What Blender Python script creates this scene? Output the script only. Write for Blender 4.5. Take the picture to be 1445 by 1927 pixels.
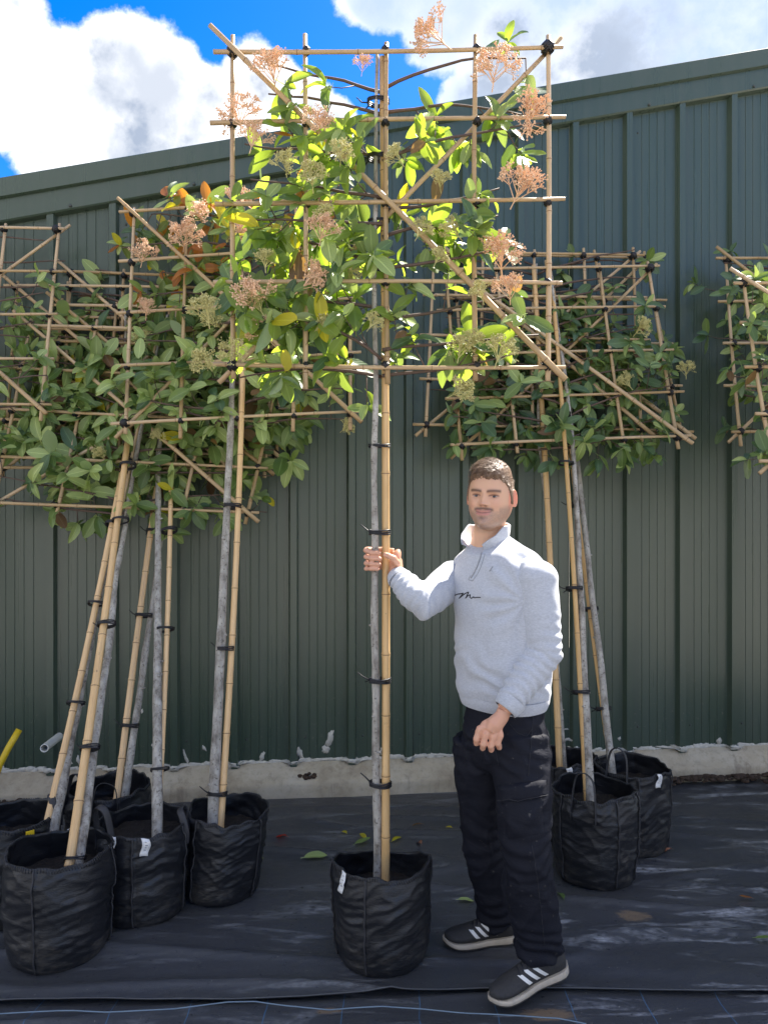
import bpy, bmesh, math, random
import numpy as np
from mathutils import Vector, Matrix, noise
from mathutils.bvhtree import BVHTree

R = math.radians
rnd = random.Random(7)
for o in list(bpy.data.objects):
    bpy.data.objects.remove(o)
scene = bpy.context.scene
C = scene.collection

# ------------------------------------------------------------------ camera
EYE, F = 1.62, 1400.0          # eye height (m), focal length in photo pixels
cam = bpy.data.cameras.new('camera')
cam.sensor_fit = 'VERTICAL'
cam.sensor_height = 36
cam.lens = 36 * F / 1927
cam.clip_start, cam.clip_end = 0.05, 3000
camo = bpy.data.objects.new('camera', cam)
C.objects.link(camo)
camo.location = (0, 0, EYE)
camo.rotation_euler = (R(90), 0, 0)
scene.camera = camo


def at(px, py, d):
    return Vector(((px - 722.5) / F * d, d, EYE - (py - 963.5) / F * d))


def ground_at(px, py):
    d = EYE * F / (py - 963.5)
    return Vector(((px - 722.5) / F * d, d, 0))


# ------------------------------------------------------------------ light
SUN_AZ, SUN_EL = 48, 52        # azimuth from the view direction towards +X
sv = Vector((math.sin(R(SUN_AZ)) * math.cos(R(SUN_EL)), math.cos(R(SUN_AZ)) * math.cos(R(SUN_EL)), math.sin(R(SUN_EL))))
sun = bpy.data.lights.new('sun', 'SUN')
sun.energy = 2.8
sun.angle = R(0.53)
sun.color = (1.0, 0.93, 0.82)
suno = bpy.data.objects.new('sun', sun)
C.objects.link(suno)
suno.rotation_euler = (-sv).to_track_quat('-Z', 'Y').to_euler()

scene.view_settings.view_transform = 'Standard'
scene.view_settings.look = 'None'
scene.view_settings.gamma = 1
scene.view_settings.use_curve_mapping = False
scene.view_settings.exposure = 2.5
scene.cycles.max_bounces = 8
scene.cycles.transparent_max_bounces = 6
scene.cycles.use_denoising = True


# ------------------------------------------------------------------ node helpers
class NT:
    def __init__(s, tree):
        s.t = tree
        s.n = tree.nodes
        s.l = tree.links

    def node(s, kind, ins=None, **props):
        n = s.n.new(kind)
        for k, v in props.items():
            setattr(n, k, v)
        for k, v in (ins or {}).items():
            s.set(n, k, v)
        return n

    def set(s, n, k, v):
        sock = n.inputs[k]
        if hasattr(v, 'is_output') or isinstance(v, bpy.types.NodeSocket):
            s.l.new(v, sock)
        else:
            sock.default_value = v

    def math(s, op, a, b=0.0, clamp=False, c=None):
        n = s.n.new('ShaderNodeMath')
        n.operation = op
        n.use_clamp = clamp
        s.set(n, 0, a)
        s.set(n, 1, b)
        if c is not None:
            s.set(n, 2, c)
        return n.outputs[0]

    def vmath(s, op, a, b=None, scale=None):
        n = s.n.new('ShaderNodeVectorMath')
        n.operation = op
        s.set(n, 0, a)
        if b is not None:
            s.set(n, 1, b)
        if scale is not None:
            s.set(n, 'Scale', scale)
        return n.outputs['Value'] if op in ('LENGTH', 'DOT_PRODUCT', 'DISTANCE') else n.outputs[0]

    def noise(s, vec, scale, detail=4, rough=0.55, dist=0.0):
        n = s.n.new('ShaderNodeTexNoise')
        if vec is not None:
            s.l.new(vec, n.inputs['Vector'])
        n.inputs['Scale'].default_value = scale
        n.inputs['Detail'].default_value = detail
        n.inputs['Roughness'].default_value = rough
        n.inputs['Distortion'].default_value = dist
        return n.outputs[0]

    def ramp(s, fac, stops, interp='LINEAR'):
        n = s.n.new('ShaderNodeValToRGB')
        cr = n.color_ramp
        cr.interpolation = interp
        while len(cr.elements) < len(stops):
            cr.elements.new(0.5)
        for e, (p, c) in zip(cr.elements, stops):
            e.position = p
            e.color = c if len(c) == 4 else (*c, 1)
        s.l.new(fac, n.inputs[0])
        return n.outputs[0]

    def mix(s, fac, a, b, blend='MIX'):
        n = s.n.new('ShaderNodeMix')
        n.data_type = 'RGBA'
        n.blend_type = blend
        s.set(n, 0, fac)
        s.set(n, 6, a if not isinstance(a, tuple) or len(a) == 4 else (*a, 1))
        s.set(n, 7, b if not isinstance(b, tuple) or len(b) == 4 else (*b, 1))
        return n.outputs[2]

    def mapr(s, v, a, b, c=0.0, d=1.0):
        n = s.n.new('ShaderNodeMapRange')
        n.clamp = True
        for i, x in enumerate((v, a, b, c, d)):
            s.set(n, i, x)
        return n.outputs[0]

    def smooth(s, v, a, b):
        n = s.n.new('ShaderNodeMapRange')
        n.interpolation_type = 'SMOOTHSTEP'
        for i, x in enumerate((v, a, b, 0.0, 1.0)):
            s.set(n, i, x)
        return n.outputs[0]

    def mapping(s, vec, scale=(1, 1, 1), loc=(0, 0, 0), rot=(0, 0, 0)):
        n = s.n.new('ShaderNodeMapping')
        s.l.new(vec, n.inputs[0])
        n.inputs['Location'].default_value = loc
        n.inputs['Rotation'].default_value = rot
        n.inputs['Scale'].default_value = scale
        return n.outputs[0]


# ------------------------------------------------------------------ world: clear blue sky with cumulus
world = bpy.data.worlds.new('World')
scene.world = world
world.use_nodes = True
world.node_tree.nodes.clear()
w = NT(world.node_tree)
sky = w.node('ShaderNodeTexSky', sky_type='NISHITA', sun_disc=False)
sky.sun_elevation = R(SUN_EL)
sky.sun_rotation = R(SUN_AZ)
sky.air_density = 1.0
sky.dust_density = 0.4
sky.ozone_density = 2.5
gen = w.node('ShaderNodeTexCoord').outputs['Generated']
hsv = w.node('ShaderNodeHueSaturation', {'Hue': 0.515, 'Saturation': 1.5, 'Value': .52, 'Color': sky.outputs[0]})


def dirn(px, py):
    return Vector(((px - 722.5) / F, 1, (963.5 - py) / F)).normalized()


n1 = w.noise(gen, 4.2, 9, 0.60)
n2 = w.noise(w.vmath('ADD', gen, (3.1, 1.7, 0.4)), 13.0, 7, 0.62)
n3 = w.noise(w.vmath('ADD', gen, (0.4, 7.7, 2.4)), 2.1, 3, 0.5)
white_blobs = [(0, 120, .085), (60, 190, .11), (140, 190, .10), (235, 150, .088), (300, 190, .09), (390, 230, .085), (500, 180, .078), (580, 230, .075), (630, 240, .06), (110, 300, .09),
               (250, 320, .12), (420, 320, .12), (-80, 20, .12)]
grey_blobs = [(850, 30, .10), (730, -40, .085), (960, 90, .12), (1090, 150, .13), (1200, 60, .17), (1380, 60, .2), (1560, 150, .22), (1100, -120, .2), (900, 190, .075), (1000, 240, .12)]


def blob_field(lst, k):
    fld = None
    for px, py, r in lst:
        dist = w.vmath('DISTANCE', gen, tuple(dirn(px, py)))
        v = w.math('SUBTRACT', 1.0, w.math('DIVIDE', dist, r * k))
        fld = v if fld is None else w.math('MAXIMUM', fld, v)
    return fld


whites = blob_field(white_blobs, .70)
greys = blob_field(grey_blobs, .72)
field = w.math('MAXIMUM', whites, greys)
# out of view the cumulus carries on, cover raised for whiter light and reflections
front = w.vmath('DISTANCE', gen, tuple(dirn(722, 100)))
wide = w.math('ADD', w.math('MULTIPLY', w.math('SUBTRACT', n3, 0.5), 5.0), w.mapr(front, 0.58, 0.95, -2.5, 0.35))
field = w.math('MAXIMUM', field, wide)
dens = w.math('ADD', field, w.math('MULTIPLY', w.math('SUBTRACT', n1, 0.5), 1.5))
dens = w.math('ADD', dens, w.math('MULTIPLY', w.math('SUBTRACT', n2, 0.5), 0.8))
mask = w.smooth(dens, 0.0, 0.22)
core = w.smooth(dens, 0.25, 1.35)
gx = w.node('ShaderNodeSeparateXYZ', {0: gen})
puff = w.smooth(w.math('ADD', w.math('MULTIPLY', n2, 0.8), w.math('MULTIPLY', w.noise(w.vmath('ADD', gen, (5, 2, 9)), 5.0, 5, .55), 1.0)), 0.72, 1.1)
shade = w.math('MULTIPLY', w.smooth(dens, .05, .75), w.math('ADD', w.math('MULTIPLY', puff, .75), w.math('MULTIPLY', w.smooth(n1, .42, .62), .75)), clamp=True)
veil = w.math('MULTIPLY', w.smooth(w.math('SUBTRACT', greys, w.math('MULTIPLY', w.math('MAXIMUM', whites, 0.0), 2.2)), .0, .25), w.mapr(n3, .3, .6, .55, 1.0))
wh = w.math('ADD', blob_field([(950, 90, .13), (1090, 150, .15), (1010, 240, .12)], .8), w.math('ADD', w.math('MULTIPLY', w.math('SUBTRACT', n1, .55), 3.0), w.math('MULTIPLY', w.math('SUBTRACT', n2, .5), 1.2)))
veil = w.math('MULTIPLY', veil, w.math('SUBTRACT', 1.0, w.math('MULTIPLY', w.smooth(wh, -.1, .8), .85)))
ccol = w.mix(shade, (2.9, 2.9, 2.9), (.85, 1.0, 1.28))
ccol = w.mix(veil, ccol, w.mix(w.smooth(n2, .35, .7), (1.1, 1.4, 1.95), (1.6, 1.8, 2.15)))
skyc = w.mix(mask, hsv.outputs[0], ccol)
bg = w.node('ShaderNodeBackground', {'Color': skyc, 'Strength': 0.10})
wo = w.node('ShaderNodeOutputWorld')
w.l.new(bg.outputs[0], wo.inputs[0])


# ------------------------------------------------------------------ materials
def new_mat(name):
    m = bpy.data.materials.new(name)
    m.use_nodes = True
    m.node_tree.nodes.clear()
    return m, NT(m.node_tree)


def finish(m, g, bsdf):
    o = g.node('ShaderNodeOutputMaterial')
    g.l.new(bsdf, o.inputs[0])
    return m


def principled(g, color, rough, bump=None, bstr=0.3, bdist=0.01, **kw):
    ins = {'Base Color': color if not isinstance(color, tuple) or len(color) == 4 else (*color, 1), 'Roughness': rough}
    ins.update(kw)
    p = g.node('ShaderNodeBsdfPrincipled', ins)
    if bump is not None:
        b = g.node('ShaderNodeBump', {'Height': bump, 'Strength': bstr, 'Distance': bdist})
        g.l.new(b.outputs[0], p.inputs['Normal'])
    return p.outputs[0]


def simple(name, col, rough=0.6, var=0.25, scale=20, bump=0.2, bdist=0.003, **kw):
    m, g = new_mat(name)
    co = g.node('ShaderNodeTexCoord').outputs['Object']
    n = g.noise(co, scale, 5, 0.6)
    c = g.mix(n, tuple(x * (1 - var) for x in col), tuple(min(1, x * (1 + var)) for x in col))
    return finish(m, g, principled(g, c, rough, n, bump, bdist, **{k.replace('_', ' '): v for k, v in kw.items()}))


M = {}


def mat_leaf(name, ca, cb, trans, under, tw=0.48):
    m, g = new_mat(name)
    oi = g.node('ShaderNodeObjectInfo')
    geo = g.node('ShaderNodeNewGeometry')
    r = g.math('FRACT', g.math('ADD', oi.outputs['Random'], geo.outputs['Random Per Island']))
    tc = g.node('ShaderNodeTexCoord')
    col = g.mix(r, ca, cb)
    uv = g.node('ShaderNodeUVMap')
    s = g.node('ShaderNodeSeparateXYZ', {0: uv.outputs[0]})
    mid = g.smooth(g.math('ABSOLUTE', g.math('SUBTRACT', s.outputs[0], 0.5)), 0.0, 0.05)
    vein = g.math('SINE', g.math('MULTIPLY', g.math('SUBTRACT', s.outputs[1], g.math('MULTIPLY', g.math('ABSOLUTE', g.math('SUBTRACT', s.outputs[0], 0.5)), 0.8)), 55.0))
    vm = g.math('MULTIPLY', g.mapr(vein, 0.75, 1.0), 0.2)
    col = g.mix(g.math('MULTIPLY', g.math('SUBTRACT', 1.0, mid), 0.55), col, tuple(min(1, x * 2.2 + .03) for x in cb))
    col = g.mix(vm, col, tuple(min(1, x * 1.8 + .02) for x in cb))
    col = g.mix(geo.outputs['Backfacing'], col, under)
    rgh = g.math('ADD', g.math('MULTIPLY', geo.outputs['Backfacing'], 0.25), 0.36)
    p = principled(g, col, rgh, vein, 0.12, 0.002)
    tcol = g.mix(r, trans, tuple(min(1, x * 1.4) for x in trans))
    t = g.node('ShaderNodeBsdfTranslucent', {'Color': tcol})
    mx = g.node('ShaderNodeMixShader', {0: tw})
    g.l.new(p, mx.inputs[1])
    g.l.new(t.outputs[0], mx.inputs[2])
    return finish(m, g, mx.outputs[0])


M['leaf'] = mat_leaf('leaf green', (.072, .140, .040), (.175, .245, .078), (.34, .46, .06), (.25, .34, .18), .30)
M['leaf_lit'] = mat_leaf('sunlit leaf green', (.070, .125, .040), (.170, .230, .075), (.52, .70, .05), (.28, .36, .14), .50)  # lit copy of leaf green, sun glow put into its colour and translucency
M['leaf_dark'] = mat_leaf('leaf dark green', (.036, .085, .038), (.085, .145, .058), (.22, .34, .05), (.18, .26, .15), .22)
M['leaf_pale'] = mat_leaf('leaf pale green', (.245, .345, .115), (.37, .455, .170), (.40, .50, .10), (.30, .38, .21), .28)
M['leaf_yellow'] = mat_leaf('leaf yellow', (.50, .45, .03), (.62, .52, .05), (.75, .65, .02), (.55, .50, .12))
M['leaf_orange'] = mat_leaf('leaf orange', (.38, .13, .03), (.50, .20, .05), (.85, .30, .02), (.45, .22, .08))
M['leaf_red'] = mat_leaf('leaf red', (.28, .025, .02), (.36, .05, .03), (.80, .04, .02), (.35, .10, .08))
M['leaf_bronze'] = mat_leaf('leaf bronze', (.14, .075, .04), (.20, .12, .06), (.35, .2, .05), (.25, .17, .13))
M['leaf_dry'] = simple('dry leaf', (.30, .13, .07), .6)


def mat_bamboo(name, ca, cb):
    m, g = new_mat(name)
    tc = g.node('ShaderNodeTexCoord').outputs['Object']
    oi = g.node('ShaderNodeObjectInfo').outputs['Random']
    n = g.noise(g.mapping(tc, (9, 9, 2.0)), 3.0, 5, .6)
    st = g.noise(g.mapping(tc, (160, 160, 3)), 1.0, 3, .6)
    c = g.mix(g.mapr(n, .3, .7), ca, cb)
    c = g.mix(g.math('MULTIPLY', g.mapr(st, .45, .75), .35), c, tuple(x * .55 for x in ca))
    sp = g.noise(tc, 60, 3, .7)
    c = g.mix(g.math('MULTIPLY', g.mapr(sp, .66, .74), .7), c, (.09, .06, .04))
    h = g.node('ShaderNodeHueSaturation', {'Value': g.mapr(oi, 0, 1, .82, 1.12), 'Saturation': g.mapr(oi, 0, 1, 1.05, .85), 'Color': c})
    return finish(m, g, principled(g, h.outputs[0], .38, st, .15, .002))


M['bamboo'] = mat_bamboo('bamboo cane', (.42, .28, .14), (.56, .40, .21))
M['stake'] = mat_bamboo('bamboo stake', (.66, .41, .17), (.78, .52, .24))
M['node_ring'] = simple('bamboo joint', (.24, .14, .07), .6)
M['tie'] = simple('black tie', (.012, .012, .016), .45)
M['stalk'] = simple('flower stalk red', (.74, .49, .31), .6, .35, 60)
M['stalk_green'] = simple('flower stalk green', (.54, .50, .21), .6, .35, 60)
M['twig'] = simple('twig', (.10, .065, .05), .65, .35, 40)


def mat_bark():
    m, g = new_mat('grey bark')
    tc = g.node('ShaderNodeTexCoord').outputs['Object']
    n = g.noise(g.mapping(tc, (1, 1, .45)), 26, 8, .65)
    n2 = g.noise(tc, 75, 5, .7)
    c = g.ramp(n, [(.28, (.075, .06, .05)), (.42, (.26, .24, .21)), (.58, (.42, .40, .36)), (.76, (.58, .56, .52))])
    c = g.mix(g.mapr(n2, .55, .66), c, (.10, .085, .07))
    h = g.math('ADD', n, g.math('MULTIPLY', n2, .5))
    return finish(m, g, principled(g, c, .8, h, .8, .006))


M['bark'] = mat_bark()


def mat_wall():
    m, g = new_mat('green painted steel')
    tc = g.node('ShaderNodeNewGeometry').outputs['Position']
    big = g.noise(g.mapping(tc, (.8, .8, .25)), 2.0, 4, .6)
    streak = g.noise(g.mapping(tc, (24, 24, .6)), 1.0, 4, .6)
    fine = g.noise(tc, 90, 3, .6)
    c = g.mix(big, (.043, .068, .048), (.060, .087, .064))
    c = g.mix(g.math('MULTIPLY', g.mapr(streak, .45, .75), .28), c, (.085, .10, .085))
    sep = g.node('ShaderNodeSeparateXYZ', {0: tc})
    low = g.math('SUBTRACT', 1.0, g.smooth(sep.outputs[2], .15, 1.0))
    spl = g.mapr(g.noise(tc, 45, 6, .75), .60, .70)
    c = g.mix(g.math('MULTIPLY', g.math('MULTIPLY', low, spl), .80), c, (.20, .19, .15))
    c = g.mix(g.math('MULTIPLY', g.mapr(fine, .70, .76), .25), c, (.18, .19, .17))
    rg = g.math('ADD', .22, g.math('MULTIPLY', streak, .14))
    wav = g.noise(g.mapping(tc, (3, 3, 1.2)), 1.0, 2, .5)
    return finish(m, g, principled(g, c, rg, g.math('ADD', g.math('MULTIPLY', wav, 3.0), g.math('MULTIPLY', fine, .1)), .12, .01, **{'Specular IOR Level': .62}))


M['wall'] = mat_wall()


def mat_concrete():
    m, g = new_mat('concrete')
    tc = g.node('ShaderNodeNewGeometry').outputs['Position']
    n = g.noise(tc, 3.0, 8, .65)
    n2 = g.noise(tc, 30, 6, .7)
    c = g.ramp(n, [(.3, (.27, .22, .15)), (.5, (.45, .39, .29)), (.7, (.55, .50, .40))])
    c = g.mix(g.math('MULTIPLY', g.mapr(n2, .5, .7), .35), c, (.16, .135, .10))
    sep = g.node('ShaderNodeSeparateXYZ', {0: tc})
    st = g.mapr(g.noise(g.mapping(tc, (12, 12, 1.5)), 1.0, 5, .7), .55, .68)
    c = g.mix(g.math('MULTIPLY', st, .45), c, (.13, .10, .07))
    return finish(m, g, principled(g, c, .85, g.math('ADD', n2, n), .5, .006))


M['concrete'] = mat_concrete()
M['sealant'] = simple('dried white sealant', (.56, .54, .48), .7, .35, 40, .6, .01)
M['fill_gravel'] = simple('pale gravel', (.40, .37, .32), .9, .3, 60, .8, .02)  # pale tone made up to bounce sunlight back as fill
M['soil'] = simple('soil', (.014, .010, .008), .95, .5, 70, 1.0, .02)


def mat_membrane(name, grid):
    m, g = new_mat(name)
    tc = g.node('ShaderNodeNewGeometry').outputs['Position']
    s = g.node('ShaderNodeSeparateXYZ', {0: tc})
    X, Y = s.outputs[0], s.outputs[1]
    wv = g.math('MULTIPLY', g.math('SINE', g.math('MULTIPLY', X, 1800)), g.math('SINE', g.math('MULTIPLY', Y, 1800)))
    big = g.noise(g.mapping(tc, (1.0, 2.2, 1)), 1.3, 5, .6)
    d1 = g.noise(g.mapping(tc, (1.1, 5.5, 1), (3, 0, 0)), 1.7, 7, .68, .6)
    d2 = g.noise(g.mapping(tc, (3, 6, 1)), 9, 6, .7)
    c = g.mix(big, (.040, .043, .048), (.066, .069, .076))
    right = g.mapr(X, -1.2, 1.2, .12, 1.0)
    dust = g.math('MULTIPLY', g.math('MULTIPLY', g.mapr(d1, .54, .66), g.mapr(d2, .36, .60)), right)
    c = g.mix(g.math('MULTIPLY', dust, .80), c, (.46, .48, .51))
    sp = g.mapr(g.noise(tc, 120, 2, .5), .73, .76)
    c = g.mix(g.math('MULTIPLY', sp, .6), c, (.45, .43, .36))
    mud = None
    for (mx, my, rx, ry) in ((.99, 2.955, .075, .045), (.53, 2.405, .10, .035), (-.18, 2.42, .05, .02)):
        q = g.math('SQRT', g.math('ADD', g.math('POWER', g.math('DIVIDE', g.math('SUBTRACT', X, mx), rx), 2), g.math('POWER', g.math('DIVIDE', g.math('SUBTRACT', Y, my), ry), 2)))
        q = g.math('ADD', q, g.math('MULTIPLY', g.math('SUBTRACT', d2, .5), 1.6))
        v = g.math('SUBTRACT', 1.0, g.smooth(q, .6, 1.0))
        mud = v if mud is None else g.math('MAXIMUM', mud, v)
    c = g.mix(g.math('MULTIPLY', mud, .85), c, (.20, .145, .095))
    if grid:
        gx = g.math('ABSOLUTE', g.math('SUBTRACT', g.math('FRACT', g.math('DIVIDE', g.math('ADD', X, g.math('MULTIPLY', g.noise(tc, 7, 2), .02)), .25)), .5))
        gy = g.math('ABSOLUTE', g.math('SUBTRACT', g.math('FRACT', g.math('DIVIDE', Y, .30)), .5))
        ln = g.math('MAXIMUM', g.math('LESS_THAN', gx, .0055), g.math('LESS_THAN', gy, .004))
        c = g.mix(g.math('MULTIPLY', ln, .75), c, (.06, .17, .32))
    rg = g.math('ADD', .24, g.math('MULTIPLY', g.mapr(d2, .3, .7), .20))
    rg = g.math('ADD', rg, g.math('MULTIPLY', dust, .3))
    h = g.math('ADD', g.math('MULTIPLY', wv, .06), g.math('ADD', g.math('MULTIPLY', d1, .6), g.math('MULTIPLY', d2, .35)))
    return finish(m, g, principled(g, c, rg, h, .35, .012))


M['membrane'] = mat_membrane('black woven ground sheet', False)
M['membrane_grid'] = mat_membrane('black woven ground sheet with blue lines', True)


def mat_bag():
    m, g = new_mat('black woven bag')
    tc = g.node('ShaderNodeTexCoord').outputs['Object']
    oi = g.node('ShaderNodeObjectInfo').outputs['Random']
    v = g.vmath('ADD', tc, g.node('ShaderNodeCombineXYZ', {0: g.math('MULTIPLY', oi, 9.0)}).outputs[0])
    s = g.node('ShaderNodeSeparateXYZ', {0: tc})
    n = g.noise(g.mapping(v, (1, 1, 2.6)), 9, 5, .55, .5)
    fine = g.noise(g.mapping(v, (1, 1, 3.5)), 38, 4, .6)
    wv = g.math('SINE', g.math('MULTIPLY', s.outputs[2], 1500))
    low = g.math('SUBTRACT', 1.0, g.smooth(s.outputs[2], .02, .24))
    d = g.math('MULTIPLY', g.math('MULTIPLY', low, g.mapr(n, .48, .66)), g.mapr(fine, .35, .6))
    c = g.mix(n, (.0085, .0095, .0125), (.016, .0172, .021))
    c = g.mix(g.math('MULTIPLY', d, .30), c, (.20, .175, .14))
    cr = g.noise(g.mapping(v, (1.5, 1.5, 7), rot=(.25, .1, 0)), 17, 3, .5, .8)
    crk = g.math('POWER', g.math('SUBTRACT', 1.0, g.math('MULTIPLY', g.math('ABSOLUTE', g.math('SUBTRACT', cr, .5)), 5.0), clamp=True), 2.0)
    h = g.math('ADD', g.math('ADD', n, g.math('MULTIPLY', fine, .4)), g.math('ADD', g.math('MULTIPLY', wv, .03), g.math('MULTIPLY', crk, .35)))
    return finish(m, g, principled(g, c, g.mapr(fine, .3, .7, .30, .46), h, .24, .007))


M['bag'] = mat_bag()
M['thread'] = simple('bag stitching', (.03, .03, .034), .6)
M['tag'] = simple('white label', (.75, .75, .74), .5, .04)
M['print'] = simple('label print', (.10, .10, .12), .6, .05)
M['yellow'] = simple('yellow plastic', (.72, .50, .02), .4, .1)
M['white_plastic'] = simple('white plastic pipe', (.70, .70, .66), .35, .08)
M['string'] = simple('pale string', (.16, .22, .28), .7, .2)
M['screw'] = simple('painted screw', (.05, .06, .055), .4)
M['dark_clod'] = simple('brown clod', (.06, .038, .026), .95, .5, 50, 1.0, .02)


def mat_skin():
    m, g = new_mat('skin')
    a = g.node('ShaderNodeVertexColor', layer_name='Col').outputs[0]
    tc = g.node('ShaderNodeTexCoord').outputs['Object']
    n = g.noise(tc, 130, 4, .6)
    n2 = g.noise(tc, 18, 3, .5)
    c = g.mix(g.math('MULTIPLY', n2, .25), a, g.mix(.5, a, (.62, .24, .17)))
    return finish(m, g, principled(g, c, .45, n, .12, .002, **{'Subsurface Weight': .10, 'Subsurface Radius': (.6, .22, .12), 'Subsurface Scale': .004}))


M['skin'] = mat_skin()


def mat_hair():
    m, g = new_mat('brown hair')
    tc = g.node('ShaderNodeTexCoord').outputs['Object']
    n = g.noise(g.mapping(tc, (150, 150, 40)), 1.0, 3, .6)
    c = g.mix(n, (.075, .042, .026), (.24, .145, .085))
    return finish(m, g, principled(g, c, .5, n, .35, .003, **{'Sheen Weight': .05}))


M['hair'] = mat_hair()


def mat_sweat():
    m, g = new_mat('grey marl jersey')
    tc = g.node('ShaderNodeTexCoord').outputs['Object']
    n = g.noise(g.mapping(tc, (1, 1, 2.5)), 110, 4, .75)
    b = g.noise(tc, 6, 3, .6)
    c = g.mix(g.mapr(n, .3, .7), (.36, .385, .44), (.53, .56, .62))
    c = g.mix(g.math('MULTIPLY', b, .15), c, (.42, .44, .48))
    f = g.noise(tc, 320, 3, .6)
    w_ = g.noise(g.mapping(tc, (9, 9, 16)), 1.0, 4, .55, .4)
    return finish(m, g, principled(g, c, .92, g.math('ADD', g.math('MULTIPLY', f, .12), w_), .30, .012, **{'Sheen Weight': .35, 'Sheen Roughness': .5}))


M['sweat'] = mat_sweat()
M['sweat_in'] = simple('sweatshirt lining', (.62, .60, .61), .9, .15, 60)
M['embroidery'] = simple('black embroidery', (.012, .013, .02), .6, .1)
M['zip'] = simple('zip', (.26, .28, .31), .4, .2)


def mat_trouser():
    m, g = new_mat('navy work trousers')
    tc = g.node('ShaderNodeTexCoord').outputs['Object']
    n = g.noise(tc, 9, 5, .6)
    f = g.noise(tc, 260, 3, .6)
    wr = g.noise(g.mapping(tc, (6, 6, 11)), 1.0, 5, .6, .8)
    c = g.mix(n, (.0055, .0064, .0120), (.0105, .0120, .0200))
    c = g.mix(g.math('MULTIPLY', g.mapr(g.noise(tc, 60, 3), .68, .73), .3), c, (.2, .19, .17))
    return finish(m, g, principled(g, c, .72, g.math('ADD', g.math('MULTIPLY', f, .06), wr), .55, .018, **{'Sheen Weight': .0, 'Specular IOR Level': .2}))


M['trouser'] = mat_trouser()
M['seam'] = simple('trouser seam', (.016, .017, .024), .8)
M['shoe'] = simple('black knit shoe', (.030, .029, .030), .75, .5, 120, .5, .003)
M['sole'] = simple('dusty cream sole', (.46, .40, .32), .7, .35, 25, .3, .004)
M['outsole'] = simple('dark outsole', (.05, .045, .04), .8)
M['stripe'] = simple('white stripe', (.74, .73, .70), .5, .08)
M['eye'] = simple('eyeball', (.30, .27, .26), .2, .03)
M['iris'] = simple('dark iris', (.05, .06, .07), .15, .1)


# ------------------------------------------------------------------ mesh helpers
class MB:
    def __init__(s):
        s.v, s.f, s.m = [], [], []

    def add(s, v, f, mi=0):
        k = len(s.v)
        s.v += [tuple(p) for p in v]
        s.f += [tuple(i + k for i in q) for q in f]
        s.m += [mi] * len(f)

    def box(s, c, size, mi=0, rot=None):
        hx, hy, hz = (a / 2 for a in size)
        v = [Vector((x, y, z)) for x in (-hx, hx) for y in (-hy, hy) for z in (-hz, hz)]
        if rot is not None:
            v = [rot @ p for p in v]
        s.add([p + Vector(c) for p in v], [(0, 1, 3, 2), (4, 6, 7, 5), (0, 4, 5, 1), (2, 3, 7, 6), (0, 2, 6, 4), (1, 5, 7, 3)], mi)

    def tube(s, pts, rad, n=8, mi=0, cap=True, flat=1.0, ref=None):
        pts = [Vector(p) for p in pts]
        if not hasattr(rad, '__len__'):
            rad = [rad] * len(pts)
        rings = []
        prev = ref
        for i, p in enumerate(pts):
            t = (pts[min(i + 1, len(pts) - 1)] - pts[max(i - 1, 0)])
            if t.length < 1e-9:
                t = Vector((0, 0, 1))
            t.normalize()
            if prev is None:
                a = t.orthogonal().normalized()
            else:
                a = prev - t * prev.dot(t)
                a = a.normalized() if a.length > 1e-6 else t.orthogonal().normalized()
            prev = a
            b = t.cross(a)
            rings.append([p + (a * math.cos(2 * math.pi * k / n) + b * (math.sin(2 * math.pi * k / n) * flat)) * rad[i] for k in range(n)])
        v = [q for r in rings for q in r]
        f = []
        for i in range(len(rings) - 1):
            for k in range(n):
                k2 = (k + 1) % n
                f.append((i * n + k, i * n + k2, (i + 1) * n + k2, (i + 1) * n + k))
        if cap:
            f.append(tuple(range(n))[::-1])
            f.append(tuple((len(rings) - 1) * n + k for k in range(n)))
        s.add(v, f, mi)

    def loft(s, rings, mi=0, cap=True):
        n = len(rings[0])
        v = [q for r in rings for q in r]
        f = []
        for i in range(len(rings) - 1):
            for k in range(n):
                k2 = (k + 1) % n
                f.append((i * n + k, i * n + k2, (i + 1) * n + k2, (i + 1) * n + k))
        if cap:
            f.append(tuple(range(n))[::-1])
            f.append(tuple((len(rings) - 1) * n + k for k in range(n)))
        s.add(v, f, mi)

    def ball(s, c, r, nu=16, nv=12, mi=0, rot=None):
        c = Vector(c)
        if not hasattr(r, '__len__'):
            r = (r, r, r)
        rings = []
        for i in range(1, nv):
            ph = math.pi * i / nv
            ring = []
            for k in range(nu):
                th = 2 * math.pi * k / nu
                p = Vector((math.sin(ph) * math.cos(th) * r[0], math.sin(ph) * math.sin(th) * r[1], -math.cos(ph) * r[2]))
                ring.append(c + (rot @ p if rot is not None else p))
            rings.append(ring)
        s.loft(rings, mi)

    def grid(s, P, mi=0, closed=False):
        nu, nv = len(P), len(P[0])
        f = []
        for i in range(nu - 1):
            for j in range(nv if closed else nv - 1):
                j2 = (j + 1) % nv
                f.append((i * nv + j, i * nv + j2, (i + 1) * nv + j2, (i + 1) * nv + j))
        s.add([q for r in P for q in r], f, mi)

    def mesh(s, name, mats, smooth=True):
        me = bpy.data.meshes.new(name)
        me.from_pydata(s.v, [], s.f)
        for m_ in (mats if isinstance(mats, (list, tuple)) else [mats]):
            me.materials.append(m_)
        if any(s.m):
            me.polygons.foreach_set('material_index', s.m)
        if smooth:
            me.polygons.foreach_set('use_smooth', [True] * len(me.polygons))
        me.update()
        return me


def link(name, data, parent=None, loc=None, mw=None):
    o = bpy.data.objects.new(name, data)
    C.objects.link(o)
    if parent is not None:
        o.parent = parent
    if loc is not None:
        o.location = loc
    if mw is not None:
        o.matrix_local = mw
    return o


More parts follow.
